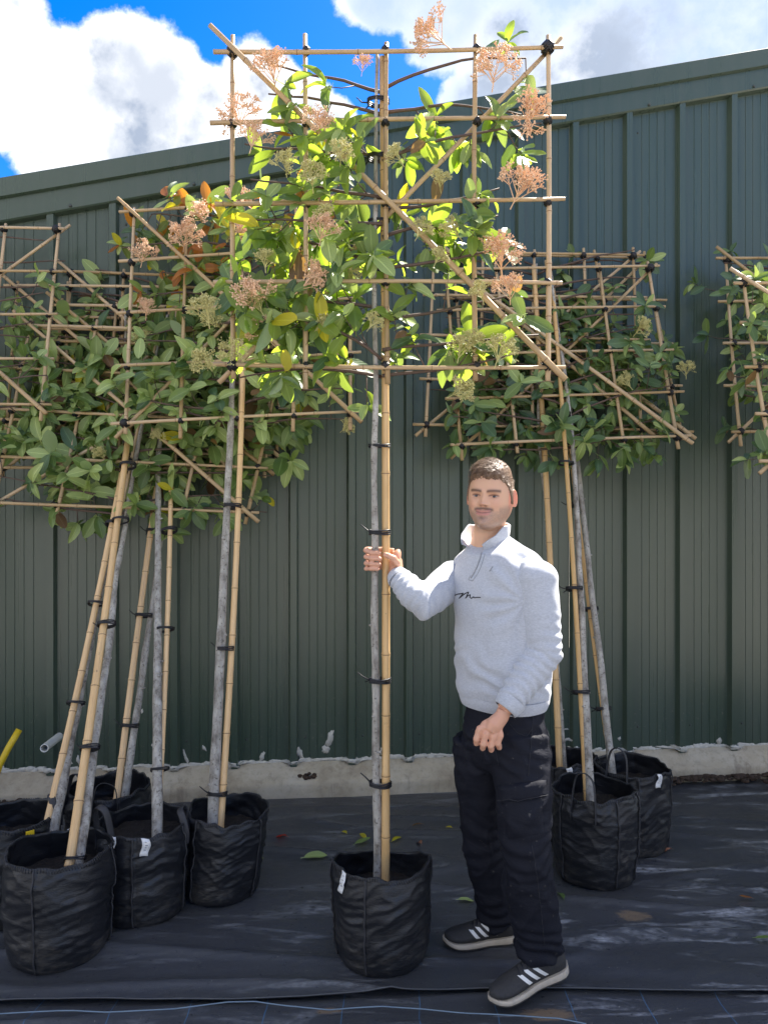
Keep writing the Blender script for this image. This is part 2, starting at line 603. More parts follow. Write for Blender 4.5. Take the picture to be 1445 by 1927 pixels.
def tag(o, label, cat, group=None):
    o['label'] = label
    o['category'] = cat
    if group:
        o['group'] = group
    return o


def build(mb, name, mats, parent=None, smooth=True, sharp=None):
    """link a mesh given in the coordinates of its parent"""
    me = mb.mesh(name, mats, smooth)
    if sharp is not None:
        try:
            me.set_sharp_from_angle(angle=R(sharp))
        except Exception:
            pass
    return link(name, me, parent)


def structure(o):
    o['kind'] = 'structure'
    return o


def empty(name, loc=(0, 0, 0), rz=0):
    o = bpy.data.objects.new(name, None)
    C.objects.link(o)
    o.location = loc
    o.rotation_euler = (0, 0, rz)
    o.empty_display_size = .1
    return o


def fix_normals(me):
    bm = bmesh.new()
    bm.from_mesh(me)
    bmesh.ops.recalc_face_normals(bm, faces=bm.faces)
    bm.to_mesh(me)
    bm.free()


def remesh(mb, voxel, smooth_it=6, factor=.5):
    me = mb.mesh('tmp', [])
    fix_normals(me)
    o = link('tmp', me)
    m = o.modifiers.new('r', 'REMESH')
    m.mode = 'VOXEL'
    m.voxel_size = voxel
    if smooth_it:
        q = o.modifiers.new('s', 'SMOOTH')
        q.iterations = smooth_it
        q.factor = factor
    dg = bpy.context.evaluated_depsgraph_get()
    dg.update()
    out = bpy.data.meshes.new_from_object(o.evaluated_get(dg))
    bpy.data.objects.remove(o)
    bpy.data.meshes.remove(me)
    out.polygons.foreach_set('use_smooth', [True] * len(out.polygons))
    return out


def coords(me):
    a = np.empty(len(me.vertices) * 3)
    me.vertices.foreach_get('co', a)
    return a.reshape(-1, 3)


def normals(me):
    a = np.empty(len(me.vertices) * 3)
    me.vertices.foreach_get('normal', a)
    return a.reshape(-1, 3)


def set_coords(me, a):
    me.vertices.foreach_set('co', a.reshape(-1))
    me.update()


def sst(a, b, x):
    t = np.clip((x - a) / (b - a), 0, 1)
    return t * t * (3 - 2 * t)


# ------------------------------------------------------------------ ground
structure(build((lambda b: (b.add([(-900, -900, -.05), (900, -900, -.05), (900, 900, -.05), (-900, 900, -.05)], [(0, 1, 2, 3)]), b)[1])(MB()), 'ground', M['fill_gravel']))  # unseen yard, its pale surface added for the bounced light


def fold(x, y, amp=1.0):
    """height of the loose sheet: flat lay with long soft wrinkles running across"""
    a = noise.noise(Vector((x * .9, y * 3.4, 1.3))) * .010
    b = noise.noise(Vector((x * 2.2 + 5, y * 8.5, 4.1))) * .006
    c = noise.noise(Vector((x * 7, y * 18, 8.1))) * .0022
    r = 1 - abs(noise.noise(Vector((x * .7 + 9, y * 4.5 + .25 * x, 2.2)))) * 2
    return (a + b + c + max(0, r) ** 6 * .016) * amp


def seam_y(x):
    return 2.475 + .02 * math.sin(x * 1.7 + .6) + .012 * math.sin(x * 4.1) + .018 * x


def wall_y(x):
    return 4.34 + .108 * x


mb = MB()
rows = []
NX, NY = 330, 120
for i in range(NX + 1):
    x = -3.7 + 7.6 * i / NX
    y0, y1 = seam_y(x), wall_y(x) - .115
    r = []
    for j in range(NY + 1):
        t = j / NY
        y = y0 + (y1 - y0) * t
        edge = math.exp(-t * 18)
        z = .012 + fold(x, y) * min(1, .35 + (1 - t) * 3) + edge * (.006 + .006 * noise.noise(Vector((x * 3, 0, 0))))
        if t > .93:
            z += (t - .93) / .07 * .004
        r.append((x, y, z))
    rows.append(r)
mb.grid(rows)
# turned hem along the front edge
mb.tube([(x, seam_y(x) - .001, .014 + fold(x, seam_y(x)) + .006) for x in [-3.7 + 7.6 * i / 200 for i in range(201)]], .0032, 6)
structure(build(mb, 'ground_sheet', M['membrane']))
mb = MB()
rows = []
for i in range(201):
    x = -3.7 + 7.6 * i / 200
    r = []
    for j in range(121):
        y = -.3 + (seam_y(x) + .25 + .3) * (j / 120) ** .45
        t = min(1, max(0, (seam_y(x) + .05 - y) / .15))
        r.append((x, y, -.002 + fold(x + 3, y, .9) * (.25 + .75 * t) - .006 * (1 - t)))
    rows.append(r)
mb.grid(rows)
structure(build(mb, 'front_ground_sheet', M['membrane_grid']))
# loose string over the front sheet
mb = MB()
sp = [(-20, 1922), (80, 1918), (200, 1916), (330, 1908), (430, 1897), (480, 1896), (540, 1903), (620, 1911), (720, 1903), (800, 1908), (880, 1915), (960, 1919), (1050, 1925), (1120, 1940)]
pts = []
for (a, b), (c_, d_) in zip(sp[:-1], sp[1:]):
    for k in range(4):
        t = k / 4
        p = ground_at(a + (c_ - a) * t, b + (d_ - b) * t)
        p.z = .016 + fold(p.x + 3, p.y, .9)
        pts.append(p)
mb.tube(pts, .0022, 5)
tag(build(mb, 'string', M['string']), 'pale blue string lying wavy across the front edge of the ground sheet', 'string')


# ------------------------------------------------------------------ building
shed = tag(empty('shed', (0, wall_y(0), 0), math.atan(.108)), 'dark green ribbed steel shed with a sloping roof edge behind the trees', 'building')
# local: x along the wall, -y towards the camera, z up


def roof_z(u):
    return 3.917 + .2257 * u


PITCH = 1 / 3
prof = [(0, 0), (.011, -.036), (.047, -.036), (.058, 0)]
for q in (.118, .166, .216, .266):
    prof += [(q - .0035, 0), (q - .0015, .0026), (q + .0015, .0026), (q + .0035, 0)]
for si in range(-7, 8):
    mb = MB()
    top, bot = [], []
    u0 = si * 1.0 + .115
    for k in range(3):
        for (a, b) in prof:
            u = u0 + k * PITCH + a
            bot.append((u, b, .165))
            top.append((u, b, roof_z(u) - .20))
    u = u0 + 1.0
    bot.append((u, 0, .165))
    top.append((u, 0, roof_z(u) - .20))
    dz = -.0015 * (si % 2)
    n = len(bot)
    P = []
    for t in np.linspace(0, 1, 7):
        P.append([(a[0], a[1] + dz + .0025 * noise.noise(Vector((a[0] * 2.5, t * 6, si))), a[2] + (b[2] - a[2]) * t) for a, b in zip(bot, top)])
    mb.grid(P)
    # screws on the rib flats near head and foot
    o = build(mb, 'cladding_sheet', M['wall'], shed, smooth=False)
    for k in range(3):
        for zz in (.32, roof_z(u0 + k * PITCH) - .33):
            if zz > 1 and k != 1:
                continue
            sm = MB()
            sm.ball((u0 + k * PITCH + .095, -.002, zz), (.007, .005, .007), 8, 6)
            build(sm, 'screw', M['screw'], o)


def slope_strip(prof2, u0, u1, name, mats):
    b = MB()
    P = []
    for (y, dz) in prof2:
        P.append([(u, y, roof_z(u) + dz) for u in np.linspace(u0, u1, 9)])
    b.grid(P)
    return build(b, name, mats, shed, smooth=False)


for k, (ua, ub) in enumerate(((-7.0, -2.95), (-2.953, .55), (.547, 4.05), (4.047, 8))):
    o = slope_strip([(.10, .012), (-.062, 0), (-.066, -.004), (-.070, -.105), (-.050, -.112)], ua, ub, 'barge_flashing', M['wall'])
    slope_strip([(-.046, -.10), (-.046, -.118), (-.048, -.226), (-.040, -.234), (.0, -.240)], ua, ub, 'trim_flashing', M['wall'])
for k in range(18):
    u = -5.9 + .667 * k + .115
    b = MB()
    b.ball((u + .04, -.052, roof_z(u) - .205), (.009, .007, .009), 8, 6)
    build(b, 'rivet', M['screw'], shed)
b = MB()
b.add([(-7, .08, roof_z(-7)), (8, .08, roof_z(8)), (8, 7, roof_z(8)), (-7, 7, roof_z(-7)),
       (-7, .08, roof_z(-7) - .03), (8, .08, roof_z(8) - .03), (8, 7, roof_z(8) - .03), (-7, 7, roof_z(-7) - .03)],
      [(0, 1, 2, 3), (7, 6, 5, 4), (0, 4, 5, 1), (1, 5, 6, 2), (2, 6, 7, 3), (3, 7, 4, 0)])
build(b, 'roof', M['wall'], shed, smooth=False)
for u in (-6.88, 7.99):
    b = MB()
    b.box((u, 3.55, (roof_z(u) - .05) / 2), (.05, 6.9, roof_z(u) - .06))
    build(b, 'end_wall', M['wall'], shed, smooth=False)

# concrete footing with a sloping ledge, dried sealant along the sheet foot
b = MB()
P = []
for u in np.linspace(-7, 8, 260):
    nz = [noise.noise(Vector((u * 2.3, k * 3.1, .5))) for k in range(6)]
    P.append([(u, .06, .186), (u, -.004, .180 + .006 * nz[0]), (u, -.055, .146 + .010 * nz[1]), (u, -.100, .108 + .010 * nz[2]), (u, -.112 + .003 * nz[2], .100 + .008 * nz[2]),
              (u, -.118 + .004 * nz[3], .086 + .005 * nz[3]), (u, -.120 + .005 * nz[4], .06), (u, -.122 + .006 * nz[5], -.04)])
b.grid(P)
foot = build(b, 'concrete_footing', M['concrete'], shed)
b = MB()


def splat(u, z, wd, ht, rot=0):
    n = 30
    ring = []
    for k in range(n):
        a = 2 * math.pi * k / n
        rr = 1 + .55 * noise.noise(Vector((u * 9 + math.cos(a) * 1.6, z * 9 + math.sin(a) * 1.6, wd * 60))) + .35 * noise.noise(Vector((u * 7 + math.cos(a) * 5, z * 9 + math.sin(a) * 5, 3)))
        x, y = math.cos(a) * wd * rr, math.sin(a) * ht * rr
        ring.append((u + x * math.cos(rot) - y * math.sin(rot), z + x * math.sin(rot) + y * math.cos(rot)))

    def face(x):
        return -.036 if ((x - .115) % PITCH) < .058 else 0
    v = [(u, face(u) - .0055, z)] + [(x, face(x) - .0025, zz) for x, zz in ring] + [(x, face(x) + .003, zz) for x, zz in ring]
    f = [(0, 1 + k, 1 + (k + 1) % n) for k in range(n)] + [(1 + k, 1 + n + k, 1 + n + (k + 1) % n, 1 + (k + 1) % n) for k in range(n)]
    b.add(v, f)


u = -3.2
while u < 4.2:
    s_ = noise.noise(Vector((u * 1.7, 3, 8)))
    splat(u, .183 + rnd.uniform(-.004, .008), rnd.uniform(.02, .06), rnd.uniform(.005, .014) * (1.3 + s_), rnd.uniform(-.15, .15))
    if rnd.random() < .03:
        splat(u, .205 + rnd.random() * .04, rnd.uniform(.008, .02), rnd.uniform(.015, .04), rnd.uniform(-.5, .5))
    u += rnd.uniform(.025, .05)


def wall_u(px, py):
    """wall coordinates under a photo pixel"""
    t = (px - 722.5) / F
    d = 4.34 / (1 - .108 * t)
    return t * d / math.cos(math.atan(.108)), EYE - (py - 963.5) / F * d


for px, py, ww, hh, rt in ((620, 1390, .017, .052, -.35), (612, 1410, .02, .02, .2), (565, 1418, .012, .04, .3), (575, 1432, .03, .014, 0), (350, 1425, .009, .04, .3), (385, 1408, .008, .018, .5), (268, 1338, .006, .014, 0), (810, 1425, .03, .012, .4), (1065, 1392, .028, .008, .3), (1075, 1405, .035, .01, .2), (1065, 1372, .015, .005, 0),
                           (1165, 1390, .010, .012, -.3), (130, 1436, .02, .014, 0), (480, 1438, .012, .012, -.3)):
    uu, zz = wall_u(px, py)
    splat(uu, zz, ww, hh, rt)
o = build(b, 'sealant', M['sealant'], shed)
o['kind'] = 'stuff'


def clod(px, py, r, lift, label, name='soil_clod'):
    b2 = MB()
    uu, zz = wall_u(px, py)
    p0 = Matrix.Rotation(math.atan(.108), 4, 'Z') @ Vector((uu, 0, 0)) + Vector((0, 4.34, 0))
    c = Vector((p0.x, p0.y - .085, lift))
    for k in range(26):
        q = c + Vector((rnd.gauss(0, r * .55), rnd.gauss(0, r * .16), abs(rnd.gauss(0, r * .16)) - .004))
        b2.ball(q, (rnd.uniform(.1, .3) * r, rnd.uniform(.1, .25) * r, rnd.uniform(.1, .22) * r), 7, 5)
    tag(build(b2, name, M['dark_clod']), label, 'soil')


clod(583, 1472, .055, .122, 'small brown clod of soil sitting on the concrete ledge behind the middle tree')
b2 = MB()
for k in range(420):
    x = rnd.uniform(1.55, 3.2)
    y = wall_y(x) - .125 - abs(rnd.gauss(0, .035))
    s_ = rnd.uniform(.005, .019) * rnd.uniform(.6, 1.3)
    b2.ball((x, y, .040 + rnd.uniform(0, .014)), (s_ * 1.3, s_, s_ * .6), 7, 5)
o = build(b2, 'loose_soil', M['dark_clod'])
o['kind'] = 'stuff'
tag(o, 'line of loose dark soil along the wall foot at the right edge', 'soil')
b2 = MB()
for k in range(260):
    x = rnd.uniform(-2.6, -1.88)
    y = wall_y(x) - .13 - abs(rnd.gauss(0, .03))
    s_ = rnd.uniform(.005, .019) * rnd.uniform(.6, 1.3)
    b2.ball((x, y, .045 + rnd.uniform(0, .03)), (s_ * 1.3, s_, s_ * .7), 7, 5)
o = build(b2, 'loose_soil', M['dark_clod'])
o['kind'] = 'stuff'
tag(o, 'mound of loose dark soil at the wall foot by the left edge', 'soil')

# pipes at the left
b = MB()
c0, c1 = at(112, 1386, 4.05), at(84, 1408, 3.80)
b.tube([c0, c1], .021, 16, cap=False)
b.tube([c1, c0], .017, 16, cap=False)
dirp = (c1 - c0).normalized()
a_ = dirp.orthogonal().normalized()
b_ = dirp.cross(a_)
ro = [c1 + (a_ * math.cos(k * math.pi / 8) + b_ * math.sin(k * math.pi / 8)) * .021 for k in range(16)]
ri = [c1 + (a_ * math.cos(k * math.pi / 8) + b_ * math.sin(k * math.pi / 8)) * .017 for k in range(16)]
b.grid([ro, ri], closed=True)
tag(build(b, 'drain_pipe', M['white_plastic']), 'short white plastic pipe end poking out from the wall behind the left stakes', 'pipe')
b = MB()
b.tube([at(-40, 1530, 3.7), at(-14, 1480, 3.72), at(0, 1440, 3.74), at(18, 1405, 3.76), at(37, 1373, 3.8)], .0165, 12)
tag(build(b, 'hose', M['yellow']), 'yellow hose end sticking up at the left edge', 'hose')

# ------------------------------------------------------------------ plants: shared meshes


def leaf_mesh(name, L, W, curl, foldv, mats, k=0):
    b = MB()
    P = []
    n = 8
    for i in range(n + 1):
        t = (1 - math.cos(math.pi * i / n)) / 2 * .5 + i / n * .5
        ww = W * .5 * (max(0, math.sin(math.pi * min(1, t ** 1.05))) ** .62) if 0 < t < 1 else .0009
        y = L * t
        z = -curl * L * t * t + .02 * L * math.sin(t * 5 + k)
        wob = .06 * ww * math.sin(t * 11 + k * 2)
        P.append([(-ww, y, z + foldv * ww + wob), (-ww * .5, y, z + foldv * ww * .3), (0, y, z), (ww * .5, y, z + foldv * ww * .3), (ww, y, z + foldv * ww - wob)])
    b.grid(P)
    pet = len(b.f)
    b.tube([(0, -.012, .0), (0, .002, 0)], .0011, 4, cap=False)
    me = b.mesh(name, mats)
    uvl = me.uv_layers.new(name='UVMap')
    for poly in me.polygons:
        for li in poly.loop_indices:
            vi = me.loops[li].vertex_index
            if vi < 5 * (n + 1):
                uvl.data[li].uv = ((vi % 5) / 4, (vi // 5) / n)
            else:
                uvl.data[li].uv = (.5, 0)
    return me


SHAPES = [(.086, .041, .14, .22), (.076, .038, .24, .34), (.096, .043, .10, .15), (.066, .036, .04, .25), (.084, .037, .34, .42), (.080, .034, .55, .55), (.092, .046, -.10, .18), (.058, .031, .20, .5)]
LEAF = {}
for key in ('leaf', 'leaf_lit', 'leaf_dark', 'leaf_pale', 'leaf_yellow', 'leaf_orange', 'leaf_red', 'leaf_bronze'):
    LEAF[key] = [leaf_mesh('leaf', *s_, M[key], i) for i, s_ in enumerate(SHAPES)]


def flower_mesh(seed, mat, size=1.0):
    r = random.Random(seed)
    b = MB()

    def stalk(p, q, ra):
        b.tube([p, q], [ra, ra * .8], 3, cap=False)

    def bud(p, s_):
        d = [(1, 0, 0), (-1, 0, 0), (0, 1, 0), (0, -1, 0), (0, 0, 1), (0, 0, -1)]
        b.add([p + Vector(x) * s_ for x in d], [(0, 2, 4), (2, 1, 4), (1, 3, 4), (3, 0, 4), (2, 0, 5), (1, 2, 5), (3, 1, 5), (0, 3, 5)])

    root = Vector((0, 0, 0))
    hub = Vector((0, 0, .03)) * size
    stalk(root, hub, .0020)
    for i in range(10):
        th = i * 2.4 + r.uniform(-.3, .3)
        sp_ = r.uniform(.1, .95)
        d = Vector((math.cos(th) * math.sin(sp_), math.sin(th) * math.sin(sp_), math.cos(sp_)))
        p1 = hub + d * r.uniform(.03, .045) * size + Vector((0, 0, -.01 + i * .002)) * size
        stalk(hub + Vector((0, 0, -.01 + i * .002)) * size, p1, .0014)
        for j in range(6):
            d2 = (d + Vector((r.gauss(0, .55), r.gauss(0, .55), r.gauss(0.1, .4)))).normalized()
            p2 = p1 + d2 * r.uniform(.018, .032) * size
            stalk(p1, p2, .0010)
            for k in range(6):
                d3 = (d2 + Vector((r.gauss(0, .7), r.gauss(0, .7), r.gauss(.1, .5)))).normalized()
                p3 = p2 + d3 * r.uniform(.007, .015) * size
                stalk(p2, p3, .0007)
                bud(p3, r.uniform(.0018, .0032))
    return b.mesh('flower_head', mat, smooth=False)


FLOWER = {'red': [flower_mesh(s_, M['stalk']) for s_ in (1, 2, 3)], 'green': [flower_mesh(s_, M['stalk_green']) for s_ in (4, 5, 6)]}


def tie_mesh(r, turns, tail):
    b = MB()
    for t in range(turns):
        z = (t - (turns - 1) / 2) * .0062
        pts = [(math.cos(a) * r * 1.25, math.sin(a) * r, z + .002 * math.sin(a * 2 + t)) for a in np.linspace(0, 2 * math.pi, 13)]
        b.tube(pts, .0032, 5, cap=False)
    if tail:
        b.tube([(r * 1.2, -r * .3, 0), (r * 1.9, -r * 1.0, .012), (r * 2.5, -r * .9, .028)], [.003, .0026, .002], 5)
        b.tube([(r * 1.0, -r * .7, 0), (r * 1.5, -r * 1.3, -.012)], [.003, .002], 5)
    return b.mesh('tie', M['tie'])


def knot_mesh():
    b = MB()
    for ang in (.78, -.78):
        for k in (-1, 0, 1):
            rot = Matrix.Rotation(ang, 3, 'Y')
            pts = [rot @ Vector((math.cos(a) * .014, math.sin(a) * .019, k * .0052)) for a in np.linspace(0, 2 * math.pi, 11)]
            b.tube(pts, .0034, 5, cap=False)
    b.tube([(0.008, -.017, .004), (.018, -.024, .014)], [.0024, .0014], 4)
    return b.mesh('tie', M['tie'])


TIE = {True: tie_mesh(.030, 3, True), False: tie_mesh(.030, 2, False)}
KNOT = knot_mesh()


def basis(z, ref=Vector((0, -1, 0))):
    z = z.normalized()
    x = ref.cross(z)
    if x.length < 1e-4:
        x = Vector((1, 0, 0))
    x.normalize()
    y = z.cross(x)
    return Matrix((x, y, z)).transposed()


def cane(parent, a, b_, r, mat, name='cane', inv=None):
    """tapering bamboo cane with raised joints; geometry local to its own base so its grain follows its length"""
    a, b_ = Vector(a), Vector(b_)
    L = (b_ - a).length
    bow = rnd.uniform(-.006, .006) * L
    bow2 = rnd.uniform(-.006, .006) * L
    zs, rs = [], []
    step = rnd.uniform(.17, .25)
    nodes = np.arange(rnd.uniform(.03, .12), L - .02, step)
    zs.append(0)
    rs.append(r)
    for q in nodes:
        for dz, s_ in ((-.012, 1.0), (-.003, 1.10), (.0, 1.04), (.003, 1.13), (.012, 1.0)):
            zs.append(q + dz)
            rs.append(r * s_)
    zs.append(L)
    rs.append(r)
    order = np.argsort(zs)
    zs = [zs[i] for i in order]
    rs = [rs[i] * (1 - .18 * zs[i] / L) for i in order]
    b2 = MB()
    b2.tube([(bow * math.sin(math.pi * z / L), bow2 * math.sin(math.pi * z / L), z) for z in zs], rs, 9)
    for q in nodes:
        i = min(range(len(zs)), key=lambda k: abs(zs[k] - q))
        s_ = bow * math.sin(math.pi * q / L), bow2 * math.sin(math.pi * q / L)
        b2.tube([(s_[0], s_[1], q - .0016), (s_[0], s_[1], q + .0016)], rs[i] * 1.075, 9, 1, cap=False)
    me = b2.mesh(name, [M[mat], M['node_ring']])
    mw = Matrix.Translation(a) @ basis(b_ - a).to_4x4()
    return link(name, me, parent, mw=(inv @ mw if inv is not None else mw))


def put(name, data, root, mw):
    o = bpy.data.objects.new(name, data)
    C.objects.link(o)
    o.parent = root
    o.matrix_local = Matrix.Translation(-root.location) @ mw
    return o


FRAC = [0, .25, .5, .75, 1]


def make_trellis(spec):
    TL, TR, BL, BR = spec['quad']
    cols, rws = spec.get('cols', FRAC), spec.get('rows', FRAC)

    def pt(u, v):          # v from the top down
        return (TL.lerp(TR, u)).lerp(BL.lerp(BR, u), v)

    nrm = (TR - TL).cross(BL - TL).normalized()
    if nrm.y > 0:
        nrm = -nrm         # towards the camera
    base = spec['foot']
    root = tag(empty('bamboo_trellis', base), spec['trellis_label'], 'trellis', 'bamboo trellises tied to the potted trees')
    inv = Matrix.Translation(-base)
    rr = spec.get('r', .0084)
    W, H = (TR - TL).length, (BL - TL).length
    for v in rws:
        ou, ov = rnd.uniform(.05, .08) / W * 1.0, rnd.uniform(.045, .07) / W
        a, b_ = pt(-ou, v) + nrm * .012, pt(1 + ov, v) + nrm * .012
        a.z += rnd.uniform(-.008, .008)
        b_.z += rnd.uniform(-.008, .008)
        cane(root, a, b_, rr, 'bamboo', inv=inv)
    for i, u in enumerate(cols):
        a, b_ = pt(u + rnd.uniform(-.008, .008), 1 + rnd.uniform(.04, .08)) - nrm * .010, pt(u + rnd.uniform(-.008, .008), -rnd.uniform(.025, .06)) - nrm * .010
        cane(root, a, b_, rr * 1.16, 'bamboo', inv=inv)
    cane(root, pt(1.05, 1.05) + nrm * .034, pt(-.065, -.065) + nrm * .034, rr * 1.32, 'bamboo', 'brace', inv)
    cane(root, pt(-.05, 1.05) - nrm * .032, pt(1.05, -.05) - nrm * .032, rr * 1.15, 'bamboo', 'brace', inv)
    # knots
    rot = basis((TL - BL), nrm)
    for iu, u in enumerate(cols):
        for iv, v in enumerate(rws):
            k = 1.35 if (iu in (0, 4) and iv in (0, 4)) else 1.0
            sc = rnd.uniform(.85, 1.1) * k
            put('tie', KNOT, root, Matrix.Translation(pt(u, v)) @ rot.to_4x4() @ Matrix.Scale(sc, 4))
    # stout stake(s)
    for (sa, sb, sr) in spec['stakes']:
        cane(root, sa, sb, sr, 'stake', 'stake', inv)
        for t in spec.get('tie_t', (.12, .30, .46, .60, .72)):
            p = sa.lerp(sb, t)
            off = spec['trunk_off']
            ax = basis(sb - sa)
            m = Matrix.Translation(p + off * .55) @ ax.to_4x4() @ Matrix.Rotation(rnd.uniform(-.3, .3), 4, 'Z') @ Matrix.Diagonal((1.05, 1.0, 1, 1))
            put('tie', TIE[rnd.random() < .6], root, m)
    return root


def make_tree(spec):
    TL, TR, BL, BR = spec['quad']

    def pt(u, v):
        return (BL.lerp(BR, u)).lerp(TL.lerp(TR, u), v)      # v from the bottom up

    nrm = (TR - TL).cross(BL - TL).normalized()
    if nrm.y > 0:
        nrm = -nrm
    base = spec['foot']
    rg = random.Random(spec['seed'])
    root = tag(empty('pleached_tree', base), spec['tree_label'], 'tree', 'pleached trees in black bags')
    off = spec['trunk_off']
    # trunk
    a = spec['stakes'][0][0] + off
    uc = spec.get('uc', .5)
    b_ = pt(uc, 0) + off
    c = pt(uc, spec.get('trunk_top', .95)) + off * .6
    pts, rad = [], []
    N = 46
    r0 = spec.get('trunk_r', .019)
    for i in range(N + 1):
        t = i / N
        p = a.lerp(b_, t / .66) if t < .66 else b_.lerp(c, (t - .66) / .34)
        wob = Vector((noise.noise(Vector((t * 7, spec['seed'], 0))), noise.noise(Vector((t * 7, spec['seed'], 5))), 0)) * .011 * min(1, t * 8)
        pts.append(p + wob)
        kn = max(0, noise.noise(Vector((t * 34, spec['seed'] * 2.3, 3)))) * .35
        rad.append(r0 * (1.12 - .72 * t) * (1 + kn) * (1.25 if i == 0 else 1))
    mb_ = MB()
    mb_.tube([p - base for p in pts], rad, 12)
    # stubs of pruned twigs
    for k in range(9):
        i = rg.randrange(4, 30)
        th = rg.uniform(0, 6.3)
        d = Vector((math.cos(th), math.sin(th), .3))
        mb_.tube([pts[i] - base, pts[i] - base + d * (rad[i] + rg.uniform(.003, .008))], [rad[i] * .5, rad[i] * .28], 6)
    build(mb_, 'trunk', M['bark'], root)
    # limbs and twigs
    limbs, leaves, heads = MB(), [], []
    dens = spec['density']

    def grow(u0, v0, u1, v1, curve, depth, rbase, n):
        P = []
        z0, z1 = rg.uniform(-.04, .0), rg.gauss(-.03, depth * .8)
        for i in range(n + 1):
            t = i / n
            u = u0 + (u1 - u0) * t
            v = v0 + (v1 - v0) * (t ** .75) + curve * math.sin(math.pi * t)
            P.append(pt(u, v) + nrm * (z0 + (z1 - z0) * t + .02 * noise.noise(Vector((t * 4, u1 * 7, v1 * 9)))))
        return P

    for v in spec.get('limb_rows', (.0, .12, .25, .38, .5, .62, .75, .87, 1.0)):
        for side in (-1, 1):
            reach = spec.get('reach', 1.0)
            u1 = uc + side * (.5 + rg.uniform(-.12, .08)) * reach
            P = grow(uc, max(-.03, v - rg.uniform(.05, .12)), u1, v + rg.uniform(-.05, .06), rg.uniform(-.02, .03), .05, .006, 9)
            limbs.tube([p - base for p in P], [.0058 * (1 - .7 * i / 9) + .0012 for i in range(10)], 6)
            for i in range(1, 10):
                for rep in range(spec.get('rep', 1)):
                    t = i / 9
                    u = uc + (u1 - uc) * t
                    vv = (P[i] - pt(u, 0)).length / (pt(u, 1) - pt(u, 0)).length
                    if rg.random() > dens(u, vv) * spec.get('thin', 1.0):
                        continue
                    p0 = P[i]
                    dirn_ = ((TR - TL).normalized() * (side * rg.uniform(-.2, 1.0)) + (TL - BL).normalized() * rg.gauss(.25, .7) + nrm * rg.gauss(-.15, .75)).normalized()
                    ln = rg.uniform(.05, .15)
                    p1 = p0 + dirn_ * ln + Vector((0, 0, .01))
                    limbs.tube([p0 - base, (p0.lerp(p1, .5) + Vector((0, 0, -.008))) - base, p1 - base], [.0026, .002, .0014], 5)
                    nl = rg.randrange(4, 9)
                    th0 = rg.uniform(0, 6.3)
                    X = dirn_.orthogonal().normalized()
                    Yv = dirn_.cross(X)
                    for k in range(nl):
                        th = th0 + k * 2.4
                        s_ = rg.uniform(.55, 1.25)
                        ld = (dirn_ * rg.uniform(.0, .7) - nrm * 0 + (X * math.cos(th) + Yv * math.sin(th)) * s_ + Vector((0, 0, rg.uniform(-.55, .2)))).normalized()
                        leaves.append((p1 - dirn_ * (k * .006 * rg.random() * 2), ld, u, vv))
                    if rg.random() < .5:
                        pm = p0.lerp(p1, .5)
                        leaves.append((pm, (dirn_ + X * rg.choice((-1, 1)) * 1.2 + Vector((0, 0, -.4))).normalized(), u, vv))
    build(limbs, 'branch', M['twig'], root)
    # leaves: the largest in view as objects of their own, the rest as one mass
    items = []
    for p, ld, u, vv in leaves:
        size = rg.uniform(.66, 1.24) * spec.get('leaf_size', 1)
        up = Vector((rg.gauss(0, .5), rg.gauss(-1.2, .6), .7)).normalized()
        y = ld
        x = y.cross(up)
        if x.length < .05:
            x = y.orthogonal()
        x.normalize()
        z = x.cross(y)
        m = Matrix((x, y, z)).transposed().to_4x4()
        m = Matrix.Translation(p) @ m @ Matrix.Scale(size, 4)
        key = spec['colour'](rg, u, vv)
        d = p.y
        px, py = 722.5 + p.x / d * F, 963.5 - (p.z - EYE) / d * F
        inside = -30 < px < 1475 and -30 < py < 1957
        items.append((0 if inside else 1, d, key, rg.randrange(8), m))
    items.sort(key=lambda q: (q[0], q[1]))
    for vis, d, key, k, m in items[:296]:
        put('leaf', LEAF[key][k], root, m)
    rest = items[296:]
    if rest:
        vs, fs, mi, keys = [], [], [], []
        uvs = []
        for vis, d, key, k, m in rest:
            me = LEAF[key][k]
            co = coords(me)
            mm = np.array(Matrix.Translation(-base) @ m)
            q = co @ mm[:3, :3].T + mm[:3, 3]
            if key not in keys:
                keys.append(key)
            n0 = sum(len(x) for x in vs)
            vs.append(q)
            for poly in me.polygons:
                fs.append(tuple(n0 + i for i in poly.vertices))
                mi.append(keys.index(key))
            ua = np.empty(len(me.loops) * 2)
            me.uv_layers[0].data.foreach_get('uv', ua)
            uvs.append(ua)
        me = bpy.data.meshes.new('leaves')
        me.from_pydata([tuple(x) for x in np.concatenate(vs)], [], fs)
        for kx in keys:
            me.materials.append(M[kx])
        me.polygons.foreach_set('material_index', mi)
        me.polygons.foreach_set('use_smooth', [True] * len(fs))
        ul = me.uv_layers.new(name='UVMap')
        ul.data.foreach_set('uv', np.concatenate(uvs))
        me.update()
        o = link('leaves', me, root)
        o['kind'] = 'stuff'
    for (p, kind, size, dv) in spec.get('flowers', ()):
        z = Vector(dv).normalized()
        m = Matrix.Translation(p) @ basis(z).to_4x4() @ Matrix.Rotation(rg.uniform(0, 6.3), 4, 'Z') @ Matrix.Scale(size * (1.3 if kind == 'red' else 1.0), 4)
        put('flower_head', rg.choice(FLOWER[kind]), root, m)
    return root


